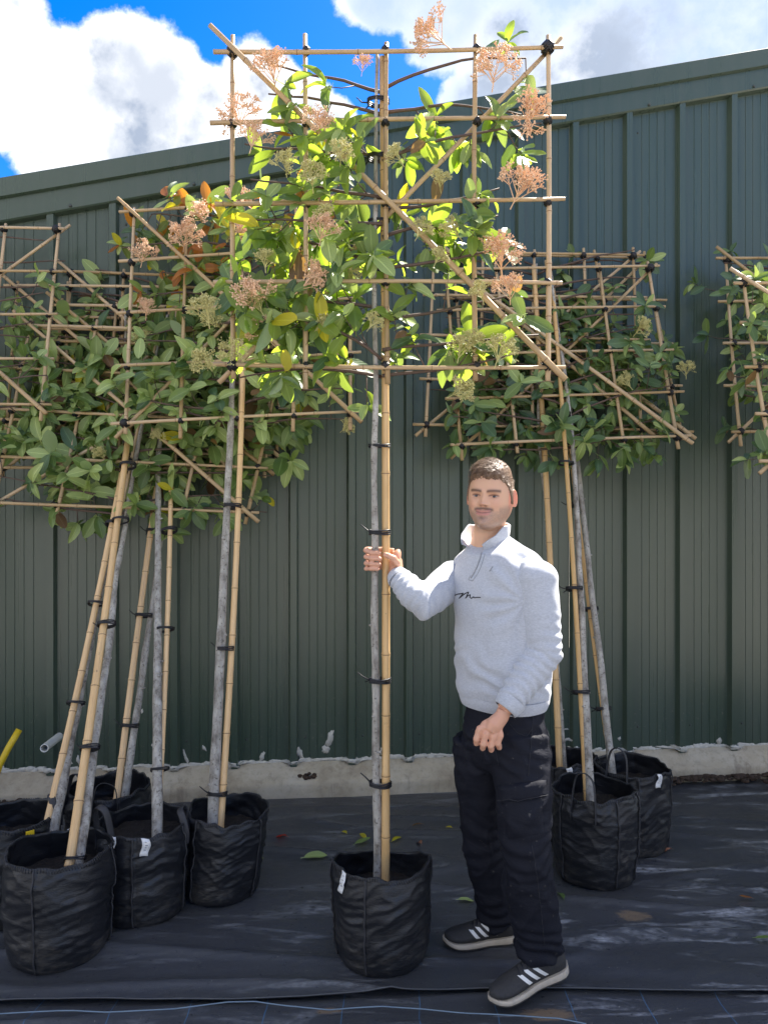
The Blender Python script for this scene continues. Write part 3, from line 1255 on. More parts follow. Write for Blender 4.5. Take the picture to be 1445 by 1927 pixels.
# ------------------------------------------------------------------ grow bags
def make_bag(x, y, rad, h, seed, label, soil_h=None, handles=((0, 1),), tags=(), sag=0.0, squash=(1, 1), slump=0.0):
    root = tag(empty('planter_bag', (x, y, .012)), label, 'bag', 'black planter bags with trees')
    rg = random.Random(seed)
    N, K = 140, 64
    soil_h = (soil_h or h - .07) - .065

    def surf(th, t, inset=0.0):
        s_ = Vector((math.cos(th) * 1.5, math.sin(th) * 1.5, t * 4.5))
        pr = 1 - .03 * (1 - t) ** 6 * 2 - .02 * math.cos(t * math.pi * 1.1) + .0 * t
        if t < .10:
            pr *= .93 + .07 * math.sqrt(max(0, t / .10))
        wr = .011 * noise.noise(s_ + Vector((seed, 0, 0))) + .0045 * noise.noise(Vector((math.cos(th) * 2.0, math.sin(th) * 2.0, t * 19 + 2.5 * math.sin(2 * th))) + Vector((seed, 4, 0)))
        ridge = 1 - abs(noise.noise(Vector((math.cos(th) * 1.7 + seed, math.sin(th) * 1.7, t * 8 + 1.2 * math.sin(th * 1.5 + seed))))) * 4.0
        wr += max(0, ridge) ** 2 * .0042
        seam = 0
        for sth in seams:
            dd = math.atan2(math.sin(th - sth), math.cos(th - sth))
            seam += .005 * math.exp(-(dd / .035) ** 2) - .003 * math.exp(-(dd / .10) ** 2)
        r = rad * pr + wr * (.5 + .5 * min(1, t * 3)) + seam - inset
        top = h * (1 + .055 * noise.noise(Vector((math.cos(th) * 1.2 + seed, math.sin(th) * 1.2, 7))) - sag * max(0, math.sin(th)) + .03 * noise.noise(Vector((math.cos(th) * 4, math.sin(th) * 4, seed))))
        rimw = max(0, (t - .82) / .18)
        r += rimw * rad * (-.055 + .07 * noise.noise(Vector((math.cos(th) * 2.2 + seed * 3, math.sin(th) * 2.2, 3))))
        return Vector((math.cos(th) * r * squash[0] + slump * t * .03, math.sin(th) * r * squash[1], top * t))

    seams = [rg.uniform(-2.2, -.9) + k * math.pi / 2 for k in range(4)]
    b = MB()
    P = [[surf(2 * math.pi * k / N, j / K) for k in range(N)] for j in range(K + 1)]
    Pi = [[surf(2 * math.pi * k / N, 1 - j / 14 * .42, .004 + .002 * j / 14) for k in range(N)] for j in range(15)]
    b.grid(P + Pi, closed=True)
    b.add([(0, 0, .0)] + P[0], [(0, 1 + (k + 1) % N, 1 + k) for k in range(N)])
    build(b, 'fabric_side', M['bag'], root)
    # soil
    b = MB()
    Q = [[(0, 0, 0)] * N]
    rows_ = []
    for j in range(9):
        f_ = .02 + .93 * j / 8
        rows_.append([Vector((math.cos(2 * math.pi * k / N) * rad * f_ * squash[0], math.sin(2 * math.pi * k / N) * rad * f_ * squash[1],
                              soil_h + .012 * noise.noise(Vector((math.cos(2 * math.pi * k / N) * f_ * 5, math.sin(2 * math.pi * k / N) * f_ * 5, seed))))) for k in range(N)])
    b.grid(rows_, closed=True)
    build(b, 'soil', M['soil'], root)
    # stitched rim: overlock loops over the edge
    b = MB()
    for k in range(120):
        th = 2 * math.pi * k / 120
        p = surf(th, 1)
        o_ = Vector((math.cos(th), math.sin(th), 0))
        q = surf(th + .022, .962)
        b.tube([p + o_ * .002 + Vector((0, 0, .001)), q + o_ * .0035], .0016, 4)
    o = build(b, 'stitching', M['thread'], root)
    o['kind'] = 'stuff'
    for sth in seams:
        b = MB()
        b.tube([surf(sth + .006 * math.sin(t * 30), t) + Vector((math.cos(sth), math.sin(sth), 0)) * .002 for t in np.linspace(.03, .985, 30)], .0035, 5)
        build(b, 'seam', M['thread'], root)
    for (ha, style) in handles:
        b = MB()
        wv = .075
        p0, p1 = surf(ha - wv / rad * .7, .90), surf(ha + wv / rad * .7, .90)
        mid = (p0 + p1) / 2
        o_ = Vector((math.cos(ha), math.sin(ha), 0))
        up = .10 * style
        path = [p0 + Vector((0, 0, -.05)) + o_ * .004, p0 + o_ * .006, p0.lerp(p1, .12) + Vector((0, 0, up * .75 + .04)) - o_ * .01, p0.lerp(p1, .35) + Vector((0, 0, up + .045)) - o_ * .02,
                p0.lerp(p1, .65) + Vector((0, 0, up + .04)) - o_ * .02, p0.lerp(p1, .9) + Vector((0, 0, up * .7 + .035)) - o_ * .012, p1 + o_ * .006, p1 + Vector((0, 0, -.05)) + o_ * .004]
        fine = []
        for i in range(len(path) - 1):
            q0, q1, q2, q3 = path[max(i - 1, 0)], path[i], path[i + 1], path[min(i + 2, len(path) - 1)]
            for s_ in range(5):
                t = s_ / 5
                fine.append(.5 * ((2 * q1) + (q2 - q0) * t + (2 * q0 - 5 * q1 + 4 * q2 - q3) * t * t + (3 * q1 - q0 - 3 * q2 + q3) * t ** 3))
        fine.append(path[-1])
        b.tube(fine, .014, 8, flat=.18, ref=o_)
        build(b, 'handle', M['thread'], root)
    for (ta, tl, tw_) in tags:
        b = MB()
        pr = []
        for j in range(7):
            t = 1.0 - j * (tl / h) / 6
            row = []
            for i in range(4):
                th = ta + (i - 1.5) / 3 * tw_ / rad + .03 * math.sin(j * .8)
                row.append(surf(th, min(1, t)) + Vector((math.cos(th), math.sin(th), 0)) * (.0055 + .003 * math.sin(j)))
            pr.append(row)
        b.grid(pr)
        o = build(b, 'label_tag', M['tag'], root)
        md = o.modifiers.new('thick', 'SOLIDIFY')
        md.thickness = .0012
        b = MB()
        for j in range(1, 5):
            a_, c_ = pr[j][1], pr[j][2]
            oo = Vector((math.cos(ta), math.sin(ta), 0)) * .0022
            b.tube([a_ + oo, a_.lerp(c_, .9 - .2 * (j % 2)) + oo], .0009, 4)
        build(b, 'print', M['print'], o)
    return root


BAGS = {}


def bag_xy(px, d):
    return (px - 722.5) / F * d, d


for key, px, d, rad, h, kw in (
    ('T', 718, 2.715, .176, .352, dict(seed=3, label='black planter bag in the middle, holding the tree the man steadies', handles=(), tags=((-2.45, .07, .026),), sag=.16, soil_h=.28)),
    ('A', 113, 2.745, .186, .372, dict(seed=11, label='frontmost black planter bag at left, dusty low down, cane stake against its front rim', handles=((.9, .9),), tags=((1.75, .05, .03),), soil_h=.33)),
    ('B', 14, 3.00, .186, .385, dict(seed=17, label='black planter bag cut by the left edge, with a yellow tag on its rim', handles=((.3, .6),), tags=(), soil_h=.34)),
    ('C', 205, 3.40, .185, .36, dict(seed=23, label='rear black planter bag at left with raised handle loops, behind the others', handles=((-1.3, .55), (-2.2, .8)), tags=(), soil_h=.31)),
    ('D', 270, 3.015, .178, .362, dict(seed=29, label='black planter bag at left with two white tags on its rim beside a grey trunk', handles=((.2, .2),), tags=((-1.22, .065, .03), (-1.95, .05, .028)), soil_h=.36)),
    ('E', 416, 3.17, .168, .345, dict(seed=31, label='slumped creased black planter bag, rightmost of the left group', handles=(), tags=(), soil_h=.32, slump=1.0)),
    ('G', 1118, 3.315, .185, .385, dict(seed=37, label='black planter bag right of the man, a seam down its front and raised handle', handles=((-2.1, 1.0),), tags=(), soil_h=.36)),
    ('H', 1188, 3.60, .172, .385, dict(seed=41, label='rearmost black planter bag at right, with a tall handle and a white tag', handles=((-2.3, 1.1),), tags=((-1.15, .06, .03),), soil_h=.36)),
    ('I', 1062, 3.73, .165, .39, dict(seed=43, label='black planter bag mostly hidden behind the man and the front right bag', handles=(), tags=((-1.7, .05, .026),), soil_h=.35)),
    ('J', 1640, 3.05, .18, .38, dict(seed=47, label='black planter bag out past the right edge, nearer the camera', handles=(), tags=(), soil_h=.34)),
    ('K', 1690, 3.75, .18, .38, dict(seed=53, label='black planter bag out past the right edge, nearer the wall', handles=(), tags=(), soil_h=.34)),
    ('L', -190, 3.35, .18, .38, dict(seed=59, label='black planter bag out past the left edge', handles=(), tags=(), soil_h=.34)),
):
    x, y = bag_xy(px, d)
    if key in 'JKL':
        kw.update(tags=())
    BAGS[key] = (x, y, kw['soil_h'])
    root = make_bag(x, y, rad, h, **kw)
    if key == 'B':
        b = MB()
        b.box((.157, -.135, .355), (.03, .004, .05), rot=Matrix.Rotation(.75, 3, 'Z'))
        build(b, 'yellow_tag', M['yellow'], root, smooth=False)


# ------------------------------------------------------------------ trees
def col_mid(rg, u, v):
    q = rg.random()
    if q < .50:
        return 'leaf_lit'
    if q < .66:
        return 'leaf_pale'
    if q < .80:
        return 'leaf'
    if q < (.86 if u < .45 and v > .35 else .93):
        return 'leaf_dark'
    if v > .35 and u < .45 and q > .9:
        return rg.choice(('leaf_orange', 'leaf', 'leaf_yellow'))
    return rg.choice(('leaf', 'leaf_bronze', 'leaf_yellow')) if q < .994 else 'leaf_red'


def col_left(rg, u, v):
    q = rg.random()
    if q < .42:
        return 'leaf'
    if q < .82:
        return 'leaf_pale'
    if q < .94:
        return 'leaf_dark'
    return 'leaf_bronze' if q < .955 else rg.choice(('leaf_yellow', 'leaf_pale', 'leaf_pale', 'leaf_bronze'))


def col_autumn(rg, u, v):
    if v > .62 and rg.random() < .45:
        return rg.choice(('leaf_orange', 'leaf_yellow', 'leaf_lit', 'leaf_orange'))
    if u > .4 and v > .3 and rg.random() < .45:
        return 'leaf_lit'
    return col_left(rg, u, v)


def col_right(rg, u, v):
    q = rg.random()
    return 'leaf_dark' if q < .48 else ('leaf' if q < .78 else ('leaf_pale' if q < .98 else 'leaf_bronze'))


def soft(x, a, b):
    return min(1, max(0, (x - a) / (b - a)))


def dens_T(u, v):
    # sparse above, thick through the middle, low on the left flank
    if v > .78:
        return .26 if .55 < u < .85 else (.12 if .15 < u < .45 else .02)
    if v > .5:
        return .66 if .18 < u < .85 else .15
    if v > .26:
        return (.85 if u < .5 else .60) if u < .78 else .18
    return .80 if u < .5 else (.36 if u < .78 else .12)


def fl(lst, d):
    out = []
    for px, py, kind, s_ in lst:
        p = at(px, py + 34, d - .05 + rnd.uniform(-.04, .04))
        out.append((p, kind, s_, (rnd.gauss(0, .4), rnd.gauss(-.5, .4), rnd.gauss(.7, .4))))
    return out


specs = []


def add_tree(key, quad, stakes, **kw):
    x, y, sh = BAGS[key]
    sp_ = dict(quad=[at(*q) for q in quad], foot=Vector((x, y, .012)), **kw)
    st = []
    for (ax, ay, az, bp, r) in stakes:
        A_, B_ = Vector((ax, ay, az)), at(*bp)
        st.append((A_ + (A_ - B_).normalized() * .10, B_, r))
    sp_['stakes'] = st
    specs.append(sp_)


xT, yT, sT = BAGS['T']
add_tree('T', [(438, 97, 2.70), (1030, 90, 2.70), (438, 688, 2.70), (1030, 688, 2.70)],
         [(at(725, 1650, 2.73).x, 2.725, .24, (720, 108, 2.725), .0158)],
         thin=.72, cols=[0, .235, .485, .775, 1], rows=[0, .23, .487, .738, 1], uc=.475, trunk_off=Vector((-.030, .016, 0)), r=.0086, trunk_r=.0148, trunk_top=1.0,
         seed=5, density=dens_T, colour=col_mid, rep=2, leaf_size=1.22, reach=.90,
         tree_label='upright tree the man is holding, backlit leaves and pink flower heads against the sky',
         trellis_label='upright bamboo trellis the man is holding, its top bar against the sky',
         tie_t=(.153, .274, .447, .548, .70, .755, .81, .885, .95),
         flowers=fl([(520, 140, 'red', 1.0), (455, 215, 'red', 1.0), (470, 255, 'red', .8), (850, 60, 'red', 1.05), (925, 140, 'red', 1.05), (985, 215, 'red', 1.1), (960, 360, 'red', 1.1),
                     (945, 490, 'red', 1.15), (910, 540, 'green', .8), (840, 715, 'green', 1.0), (930, 660, 'green', 1.1), (960, 540, 'red', .8), (600, 210, 'red', .8), (680, 110, 'red', .5), (880, 620, 'green', .8),
                     (590, 330, 'green', 1.0), (640, 280, 'green', .9), (480, 560, 'red', 1.0), (395, 585, 'green', 1.1), (400, 665, 'green', 1.0), (500, 480, 'green', .9), (520, 620, 'red', .9),
                     (540, 300, 'green', .9), (620, 400, 'green', .9), (555, 520, 'red', 1.0), (450, 640, 'green', 1.0), (500, 565, 'green', 1.1), (600, 430, 'red', .8), (870, 420, 'green', .9), (780, 420, 'green', .8), (860, 650, 'green', 1.0), (650, 470, 'green', .8), (760, 280, 'green', .8), (830, 330, 'green', .8), (815, 470, 'green', .7), (690, 590, 'green', .7), (585, 600, 'green', .9)], 2.68))
xA, yA, sA = BAGS['A']
add_tree('A', [(58, 612, 3.96), (535, 632, 3.96), (-15, 945, 3.74), (468, 966, 3.74)],
         [(at(130, 1620, 2.72).x, 2.72, .32, (243, 812, 3.79), .0175)], trunk_off=Vector((.030, .012, 0)), trunk_r=.017,
         seed=8, density=lambda u, v: .85 if v < .72 else (.55 if u > .2 else .25), colour=col_left, rep=1, leaf_size=1.36,
         tree_label='leaning tree in the frontmost left bag, large pale green leaves low on its crown', trellis_label='bamboo trellis lowest and frontmost at left, leaning, bottom bar bare in the middle',
         tie_t=(.06, .25, .50, .75, .90))
add_tree('B', [(30, 540, 4.06), (430, 545, 4.06), (5, 880, 3.88), (440, 888, 3.88)],
         [(at(80, 1575, 2.95).x, 2.96, .33, (246, 800, 3.92), .0155)], trunk_off=Vector((.030, .01, 0)), trunk_r=.018,
         seed=12, density=lambda u, v: .85 if v < .6 else (.15 if u < .45 else .4), colour=col_left, rep=1, leaf_size=1.36,
         tree_label='leaning tree growing from the bag cut by the left edge', trellis_label='bamboo trellis tied to the steepest leaning stake at left', tie_t=(.05, .30, .52, .72))
add_tree('C', [(135, 515, 4.13), (530, 530, 4.16), (112, 848, 3.92), (518, 855, 3.95)],
         [(at(220, 1540, 3.38).x, 3.38, .30, (300, 880, 3.90), .0165)], trunk_off=Vector((.028, .012, 0)), trunk_r=.016,
         seed=15, density=lambda u, v: .85 if v < .6 else (.08 if u < .4 else .6), colour=col_left, rep=1, leaf_size=1.36,
         tree_label='tree leaning on the shed from the rear left bag with raised handles', trellis_label='bamboo trellis close to the shed at left, with a bare upper left corner', tie_t=(.05, .25, .55, .80))
add_tree('D', [(118, 575, 4.05), (512, 585, 4.08), (95, 868, 3.86), (498, 880, 3.88)],
         [(at(296, 1545, 3.03).x, 3.03, .34, (323, 880, 3.84), .0135)], trunk_off=Vector((.012, -.026, 0)), trunk_r=.0195,
         seed=19, density=lambda u, v: .8 if v < .7 else (.2 if u < .4 else .5), colour=col_left, rep=1, leaf_size=1.36,
         tree_label='leaning tree with a knobbly pale grey trunk, growing from the bag with two white tags', trellis_label='bamboo trellis behind the knobbly pale grey trunk at left', tie_t=(.18, .52, .80))
add_tree('E', [(252, 402, 3.92), (660, 368, 3.92), (235, 797, 3.58), (660, 778, 3.58)],
         [(at(415, 1540, 3.16).x, 3.16, .30, (458, 690, 3.63), .0155)], trunk_off=Vector((-.030, -.008, 0)), trunk_r=.0215,
         seed=22, density=lambda u, v: .9 * (1 if u < .8 else .55), colour=col_autumn, rep=1, leaf_size=1.25,
         tree_label='tall leaning tree in the slumped creased bag, orange leaves at its top', trellis_label='tall bamboo trellis in the left group, top corner cane tips near the roof edge', tie_t=(.10, .38, .68),
         flowers=fl([(265, 470, 'red', 1.0), (345, 440, 'red', 1.1), (380, 385, 'red', 1.0), (440, 370, 'red', 1.0), (330, 425, 'red', .8), (410, 400, 'green', .8), (275, 570, 'red', .8),
                     (480, 430, 'red', 1.0), (560, 430, 'red', .9), (640, 780, 'green', .9), (310, 800, 'green', .8), (265, 620, 'green', 1.0), (200, 835, 'green', .8), (420, 590, 'green', 1.3)], 3.84))
add_tree('L', [(-290, 430, 3.95), (107, 432, 3.95), (-340, 760, 3.72), (75, 765, 3.72)],
         [(BAGS['L'][0], BAGS['L'][1], .33, (-122, 760, 3.74), .0155)], trunk_off=Vector((-.03, 0, 0)),
         seed=25, density=lambda u, v: .12 if v > .3 else .3, colour=col_left, tree_label='tree beyond the left edge, only its right branch tips showing', trellis_label='bamboo trellis cut by the left edge, its upper right corner against the shed', tie_t=(.1, .5))
add_tree('G', [(840, 508, 4.20), (1222, 505, 4.20), (868, 840, 3.93), (1275, 823, 3.93)],
         [(at(1104, 1515, 3.34).x, 3.36, .35, (1040, 545, 4.16), .0125)], trunk_off=Vector((.012, -.022, 0)), trunk_r=.0175,
         seed=28, density=lambda u, v: .95 if v < .62 else (.5 if u > .5 and v < .8 else .03), colour=col_right, rep=1, leaf_size=1.15, reach=.88,
         tree_label='leaning tree right of the man in the bag with a single front seam', trellis_label='front bamboo trellis of the right group, its long brace ending past the lower right corner', tie_t=(.2, .38, .62, .72),
         flowers=fl([(1190, 600, 'green', 1.1), (1190, 700, 'green', 1.0), (1290, 680, 'green', .9)], 4.0))
add_tree('H', [(850, 484, 4.36), (1214, 488, 4.36), (880, 815, 4.16), (1280, 812, 4.16)],
         [(at(1150, 1470, 3.66).x, 3.66, .35, (1072, 845, 4.17), .0125)], trunk_off=Vector((-.006, -.024, 0)), trunk_r=.017,
         seed=33, density=lambda u, v: .85 if v < .58 else .05, colour=col_right, rep=1, leaf_size=1.15, reach=.88,
         tree_label='tree leaning on the shed from the right bag with a tall handle', trellis_label='rearmost bamboo trellis of the right group, nearest the ribbed wall', tie_t=(.22, .5, .82))
add_tree('I', [(818, 478, 4.28), (1190, 482, 4.28), (803, 800, 4.05), (1207, 808, 4.05)],
         [(at(1052, 1500, 3.73).x, 3.73, .34, (1004, 500, 4.24), .0165)], trunk_off=Vector((.03, .02, 0)), trunk_r=.014,
         seed=36, density=lambda u, v: .85 if (v < .58 and u > .12) else .03, colour=col_right, rep=1, leaf_size=1.15, reach=.88,
         tree_label='leafy dark green tree right behind the man, its bag mostly hidden', trellis_label='bamboo trellis above the man, its lower left corner bare against the wall', tie_t=(.66, .80))
add_tree('J', [(1398, 533, 3.58), (1830, 533, 3.58), (1455, 868, 3.30), (1920, 875, 3.30)],
         [(BAGS['J'][0], BAGS['J'][1], .33, (1690, 860, 3.31), .0155)], trunk_off=Vector((-.03, 0, 0)),
         seed=39, density=lambda u, v: .8, colour=col_right, tree_label='front tree cut by the right edge, only its left leaves showing', trellis_label='front bamboo trellis cut by the right edge', tie_t=(.1, .5))
add_tree('K', [(1368, 490, 4.28), (1740, 490, 4.28), (1393, 812, 4.06), (1790, 812, 4.06)],
         [(BAGS['K'][0], BAGS['K'][1], .33, (1592, 812, 4.07), .0155)], trunk_off=Vector((-.03, 0, 0)),
         seed=44, density=lambda u, v: .8, colour=col_right, tree_label='rear tree at the right edge, close against the ribbed wall', trellis_label='rear bamboo trellis at the right edge, upper left brace tip near the wall', tie_t=(.1, .5))
for sp_ in specs:
    make_trellis(sp_)
    make_tree(sp_)

# ------------------------------------------------------------------ the man
MAN = Vector((.43, 2.62, .012))


def rel(v):
    return Vector(v) - MAN


def world_tf(me):
    co = coords(me)
    set_coords(me, co - np.array(MAN))
    return me


def nz(a, scale, off=0.0):
    return np.array([noise.noise(Vector(p) * scale + Vector((off, 0, 0))) for p in a])


# --- head, in its own frame: x to his left, y forward, z up
YAW = R(22.5)
HF = Vector((-math.sin(YAW), -math.cos(YAW), 0))
HL = Vector((-HF.y, HF.x, 0))
HC = at(923, 935, 2.63)
tilt = Matrix.Rotation(R(-3), 3, HF) @ Matrix.Rotation(R(3), 3, HL)
HM = np.array(tilt @ Matrix((HL, HF, Vector((0, 0, 1)))).transposed())


def head_to_world(a):
    return a @ HM.T + np.array(HC)


def world_to_head(a):
    return (a - np.array(HC)) @ HM


def head_surface(th, ph):
    """arrays of angles (0 = front, round; 0 = top, down) -> points of the head"""
    x, y, z = np.sin(ph) * np.sin(th), np.sin(ph) * np.cos(th), np.cos(ph)
    X = x * .0765
    Y = np.where(y > 0, y * .094, y * .104)
    Z = z * .119
    X = np.sign(X) * .0765 * (np.abs(X) / .0765) ** .92
    k = sst(.0, -.115, Z)
    X = X * (1 - .10 * k) * (1 + .10 * np.exp(-((Z + .065) / .032) ** 2))
    back = y < 0
    Y = np.where(back, Y * (1 - .25 * sst(-.02, -.11, Z)), Y)
    f = sst(.0, .055, Y)
    Y = Y + f * .044 * np.exp(-((Z + .099) / .026) ** 2) * np.exp(-(X / .034) ** 2)
    Y = Y + f * .026 * np.exp(-((Z + .075) / .034) ** 2) * np.exp(-(X / .052) ** 2)
    Y = Y - f * .005 * np.exp(-(X / .05) ** 2) * np.exp(-((Z - .005) / .03) ** 2)
    t = (.022 - Z) / .046
    amp = (.005 + .021 * np.clip(t, 0, 1.05)) * sst(-.25, .1, t) * (1 - sst(.93, 1.10, t))
    wd = .0070 + .0045 * np.clip(t, 0, 1)
    Y = Y + f * amp * np.exp(-(X / wd) ** 2)
    for s in (-1, 1):
        Y = Y + f * .0085 * np.exp(-((X - s * .0135) / .0055) ** 2) * np.exp(-((Z + .0225) / .0060) ** 2)
        Y = Y - f * .0105 * np.exp(-((X - s * .030) / .015) ** 2) * np.exp(-((Z - .006) / .0085) ** 2)
        Y = Y + f * .0075 * np.exp(-((X - s * .027) / .022) ** 2) * np.exp(-((Z - .024) / .0070) ** 2)
        Y = Y + f * .0065 * np.exp(-((X - s * .043) / .016) ** 2) * np.exp(-((Z + .022) / .017) ** 2)
        Y = Y - f * .0025 * np.exp(-((X - s * (.026 + .3 * np.clip(-.035 - Z, 0, .03))) / .005) ** 2) * np.exp(-((Z + .036) / .014) ** 2)
    zc = -.0505 + 5.2 * X * X
    Y = Y + f * .0045 * np.exp(-((Z - zc - .0050) / .0040) ** 2) * np.exp(-(X / .025) ** 2)
    Y = Y + f * .0060 * np.exp(-((Z - zc + .0065) / .0048) ** 2) * np.exp(-(X / .022) ** 2)
    Y = Y - f * .0048 * np.exp(-((Z - zc) / .0022) ** 2) * np.exp(-(X / .028) ** 4)
    Y = Y - f * .0040 * np.exp(-((Z + .069) / .006) ** 2) * np.exp(-(X / .018) ** 2)
    return np.stack([X, Y, Z], -1)


def head_grid(nu, nv, fn=None):
    th = np.linspace(-math.pi, math.pi, nu, endpoint=False)
    ph = np.linspace(.02, math.pi - .02, nv)
    T, Pp = np.meshgrid(th, ph)
    S = head_surface(T, Pp)
    return fn(S, T, Pp) if fn else S


body = MB()
S = head_to_world(head_grid(170, 130))
body.loft([[Vector(p) for p in r] for r in S])
for s in (-1, 1):          # ears
    o_ = np.array([[s * .078, -.006, -.002]])
    e = Vector(head_to_world(o_)[0])
    rt = Matrix(HM.tolist()) @ Matrix.Rotation(s * R(22), 3, 'Z') @ Matrix.Rotation(R(-12), 3, 'X')
    body.ball(e, (.0065, .018, .031), 16, 12, rot=rt)
    rim = []
    for a in np.linspace(-.5, 4.2, 16):
        rim.append(e + rt @ Vector((s * .004, math.cos(a + .6) * .0165, math.sin(a + .6) * .029)))
    body.tube(rim, .0042, 7)
nb = at(914, 1045, 2.69)
neck_top = Vector(head_to_world(np.array([[0, -.028, -.055]]))[0])
body.tube([neck_top, neck_top.lerp(nb, .35), neck_top.lerp(nb, .7), nb, nb + Vector((.015, .01, -.10))], [.050, .055, .060, .066, .08], 22)
# torso and legs under the clothes
CH = at(945, 1160, 2.65)
PV = at(950, 1345, 2.64)
body.tube([nb + Vector((0, 0, -.03)), CH, at(948, 1260, 2.64), PV, PV + Vector((0, 0, -.1))], [.06, .105, .10, .105, .05], 18)
RS, RE, RW = at(858, 1086, 2.79), at(793, 1147, 2.58), Vector((.043, 2.727, 1.392))
LS, LE, LW = at(1008, 1082, 2.525), at(1029, 1230, 2.50), at(949, 1336, 2.445)
REb = RE + ((RS + RW) / 2 - RE) * .30
LEb = LE + ((LS + LW) / 2 - LE) * .25
body.tube([CH, RS, REb, REb.lerp(RW, .6), RW], [.05, .042, .032, .027, .0255], 14)
body.tube([CH, LS, LEb, LEb.lerp(LW, .6), LW], [.05, .042, .033, .028, .0265], 14)
legL = [(972, 1392, 2.585, .112), (980, 1450, 2.55, .101), (984, 1510, 2.515, .091), (988, 1590, 2.49, .083), (996, 1650, 2.50, .081), (1004, 1710, 2.515, .080), (1011, 1765, 2.525, .077), (1015, 1798, 2.525, .073)]
legR = [(912, 1395, 2.70, .108), (905, 1450, 2.715, .095), (905, 1510, 2.735, .085), (909, 1575, 2.755, .077), (918, 1635, 2.775, .071), (930, 1690, 2.795, .072), (937, 1722, 2.80, .071), (941, 1735, 2.80, .068)]
for L_ in (legL, legR):
    body.tube([PV] + [at(a, b_, d) for a, b_, d, r in L_] + [at(L_[-1][0], L_[-1][1] + 22, L_[-1][2])], [.08] + [r * .62 for a, b_, d, r in L_] + [.034], 14)


def finger(pts, r0, r1):
    n = len(pts)
    P, Q = [], []
    for i in range(n - 1):
        for s_ in range(5):
            t = s_ / 5
            P.append(Vector(pts[i]).lerp(Vector(pts[i + 1]), t))
            k = (i + t) / (n - 1)
            Q.append((r0 + (r1 - r0) * k) * (1 + .07 * math.cos(2 * math.pi * t)))
    P.append(Vector(pts[-1]))
    Q.append(r1)
    d = (P[-1] - P[-2]).normalized()
    P.append(P[-1] + d * r1 * .7)
    Q.append(r1 * .55)
    body.tube(P, Q, 12)


# right hand: palm behind the cane, fingers come round the trunk from the left, thumb on the near side
cx, cy, zc_ = -.012, 2.728, 1.443
body.ball((.040, 2.752, 1.440), (.019, .030, .046), 18, 14, rot=Matrix.Rotation(.35, 3, 'Y'))
body.tube([RW, Vector((.044, 2.742, 1.415)), Vector((.040, 2.752, 1.44))], [.0255, .026, .028], 14)
for i, (zz, ln) in enumerate(((1.4795, .95), (1.4555, 1.08), (1.4325, 1.0), (1.412, .84))):
    ztip = zz - .004 + .003 * (i - 1)
    finger([(.036, 2.768, zz - .006), (.004, 2.779, zz), (-.034, 2.774, zz + .001), (-.0635, 2.748, zz + .002), (-.066, 2.716, zz + .001), (-.046, 2.6955, ztip), (-.046 + .030 * ln, 2.692, ztip - .001)], .0112 - .0006 * i, .0088 - .0006 * i)
finger([(.044, 2.732, 1.418), (.046, 2.712, 1.436), (.034, 2.697, 1.452), (.014, 2.6905, 1.462), (.004, 2.690, 1.466)], .0150, .0098)

# left hand: hangs in front of the thigh, back of the hand to the viewer, fingers curled in
body.tube([LW, at(944, 1348, 2.444), at(930, 1364, 2.440), at(922, 1376, 2.438)], [.0265, .028, .033, .026], 16, flat=.8)
kn = [(902, 1372, 2.436), (914, 1381, 2.430), (928, 1386, 2.430), (941, 1384, 2.434)]
pip = [(896, 1391, 2.436), (909, 1401, 2.430), (923, 1404, 2.430), (936, 1400, 2.435)]
dip = [(896, 1399, 2.448), (908, 1408, 2.446), (924, 1411, 2.446), (939, 1407, 2.450)]
tip = [(902, 1396, 2.460), (912, 1402, 2.460), (927, 1405, 2.460), (940, 1402, 2.462)]
for i in range(4):
    c_ = at(936, 1356, 2.442)
    k_ = at(*kn[i])
    finger([c_.lerp(k_, .35), k_, at(*pip[i]), at(*dip[i]), at(*tip[i])], .0128 - .0007 * (i == 3), .0084 - .0006 * (i == 3))
finger([at(932, 1352, 2.446), at(912, 1364, 2.446), at(900, 1378, 2.442), at(897, 1390, 2.440)], .0150, .0098)
bme = remesh(body, .0025, 3, .45)
co = coords(bme)
hl = world_to_head(co)
X, Y, Z = hl[:, 0], hl[:, 1], hl[:, 2]
col = np.tile(np.array([.64, .385, .25]), (len(co), 1))


def paint(mask, c):
    global col
    m = np.clip(mask, 0, 1)[:, None]
    col = col * (1 - m) + np.array(c) * m


near = (np.linalg.norm(hl * np.array([1, 1, .8]), axis=1) < .165)
fr = near * sst(.015, .05, Y)
g_ = lambda v, c, s: np.exp(-((v - c) / s) ** 2)
paint(near * (np.abs(X) > .066) * sst(-.05, -.02, Y) * (1 - sst(.02, .04, Y)) * g_(Z, 0, .035) * 1.0, (.78, .27, .18))       # ears: red of the backlight glow put into the skin colour
paint(fr * (g_(X, .042, .018) + g_(X, -.042, .018)) * g_(Z, -.025, .016) * .35, (.62, .27, .20))
paint(fr * g_(X, 0, .012) * g_(Z, -.02, .012) * .3, (.62, .27, .20))
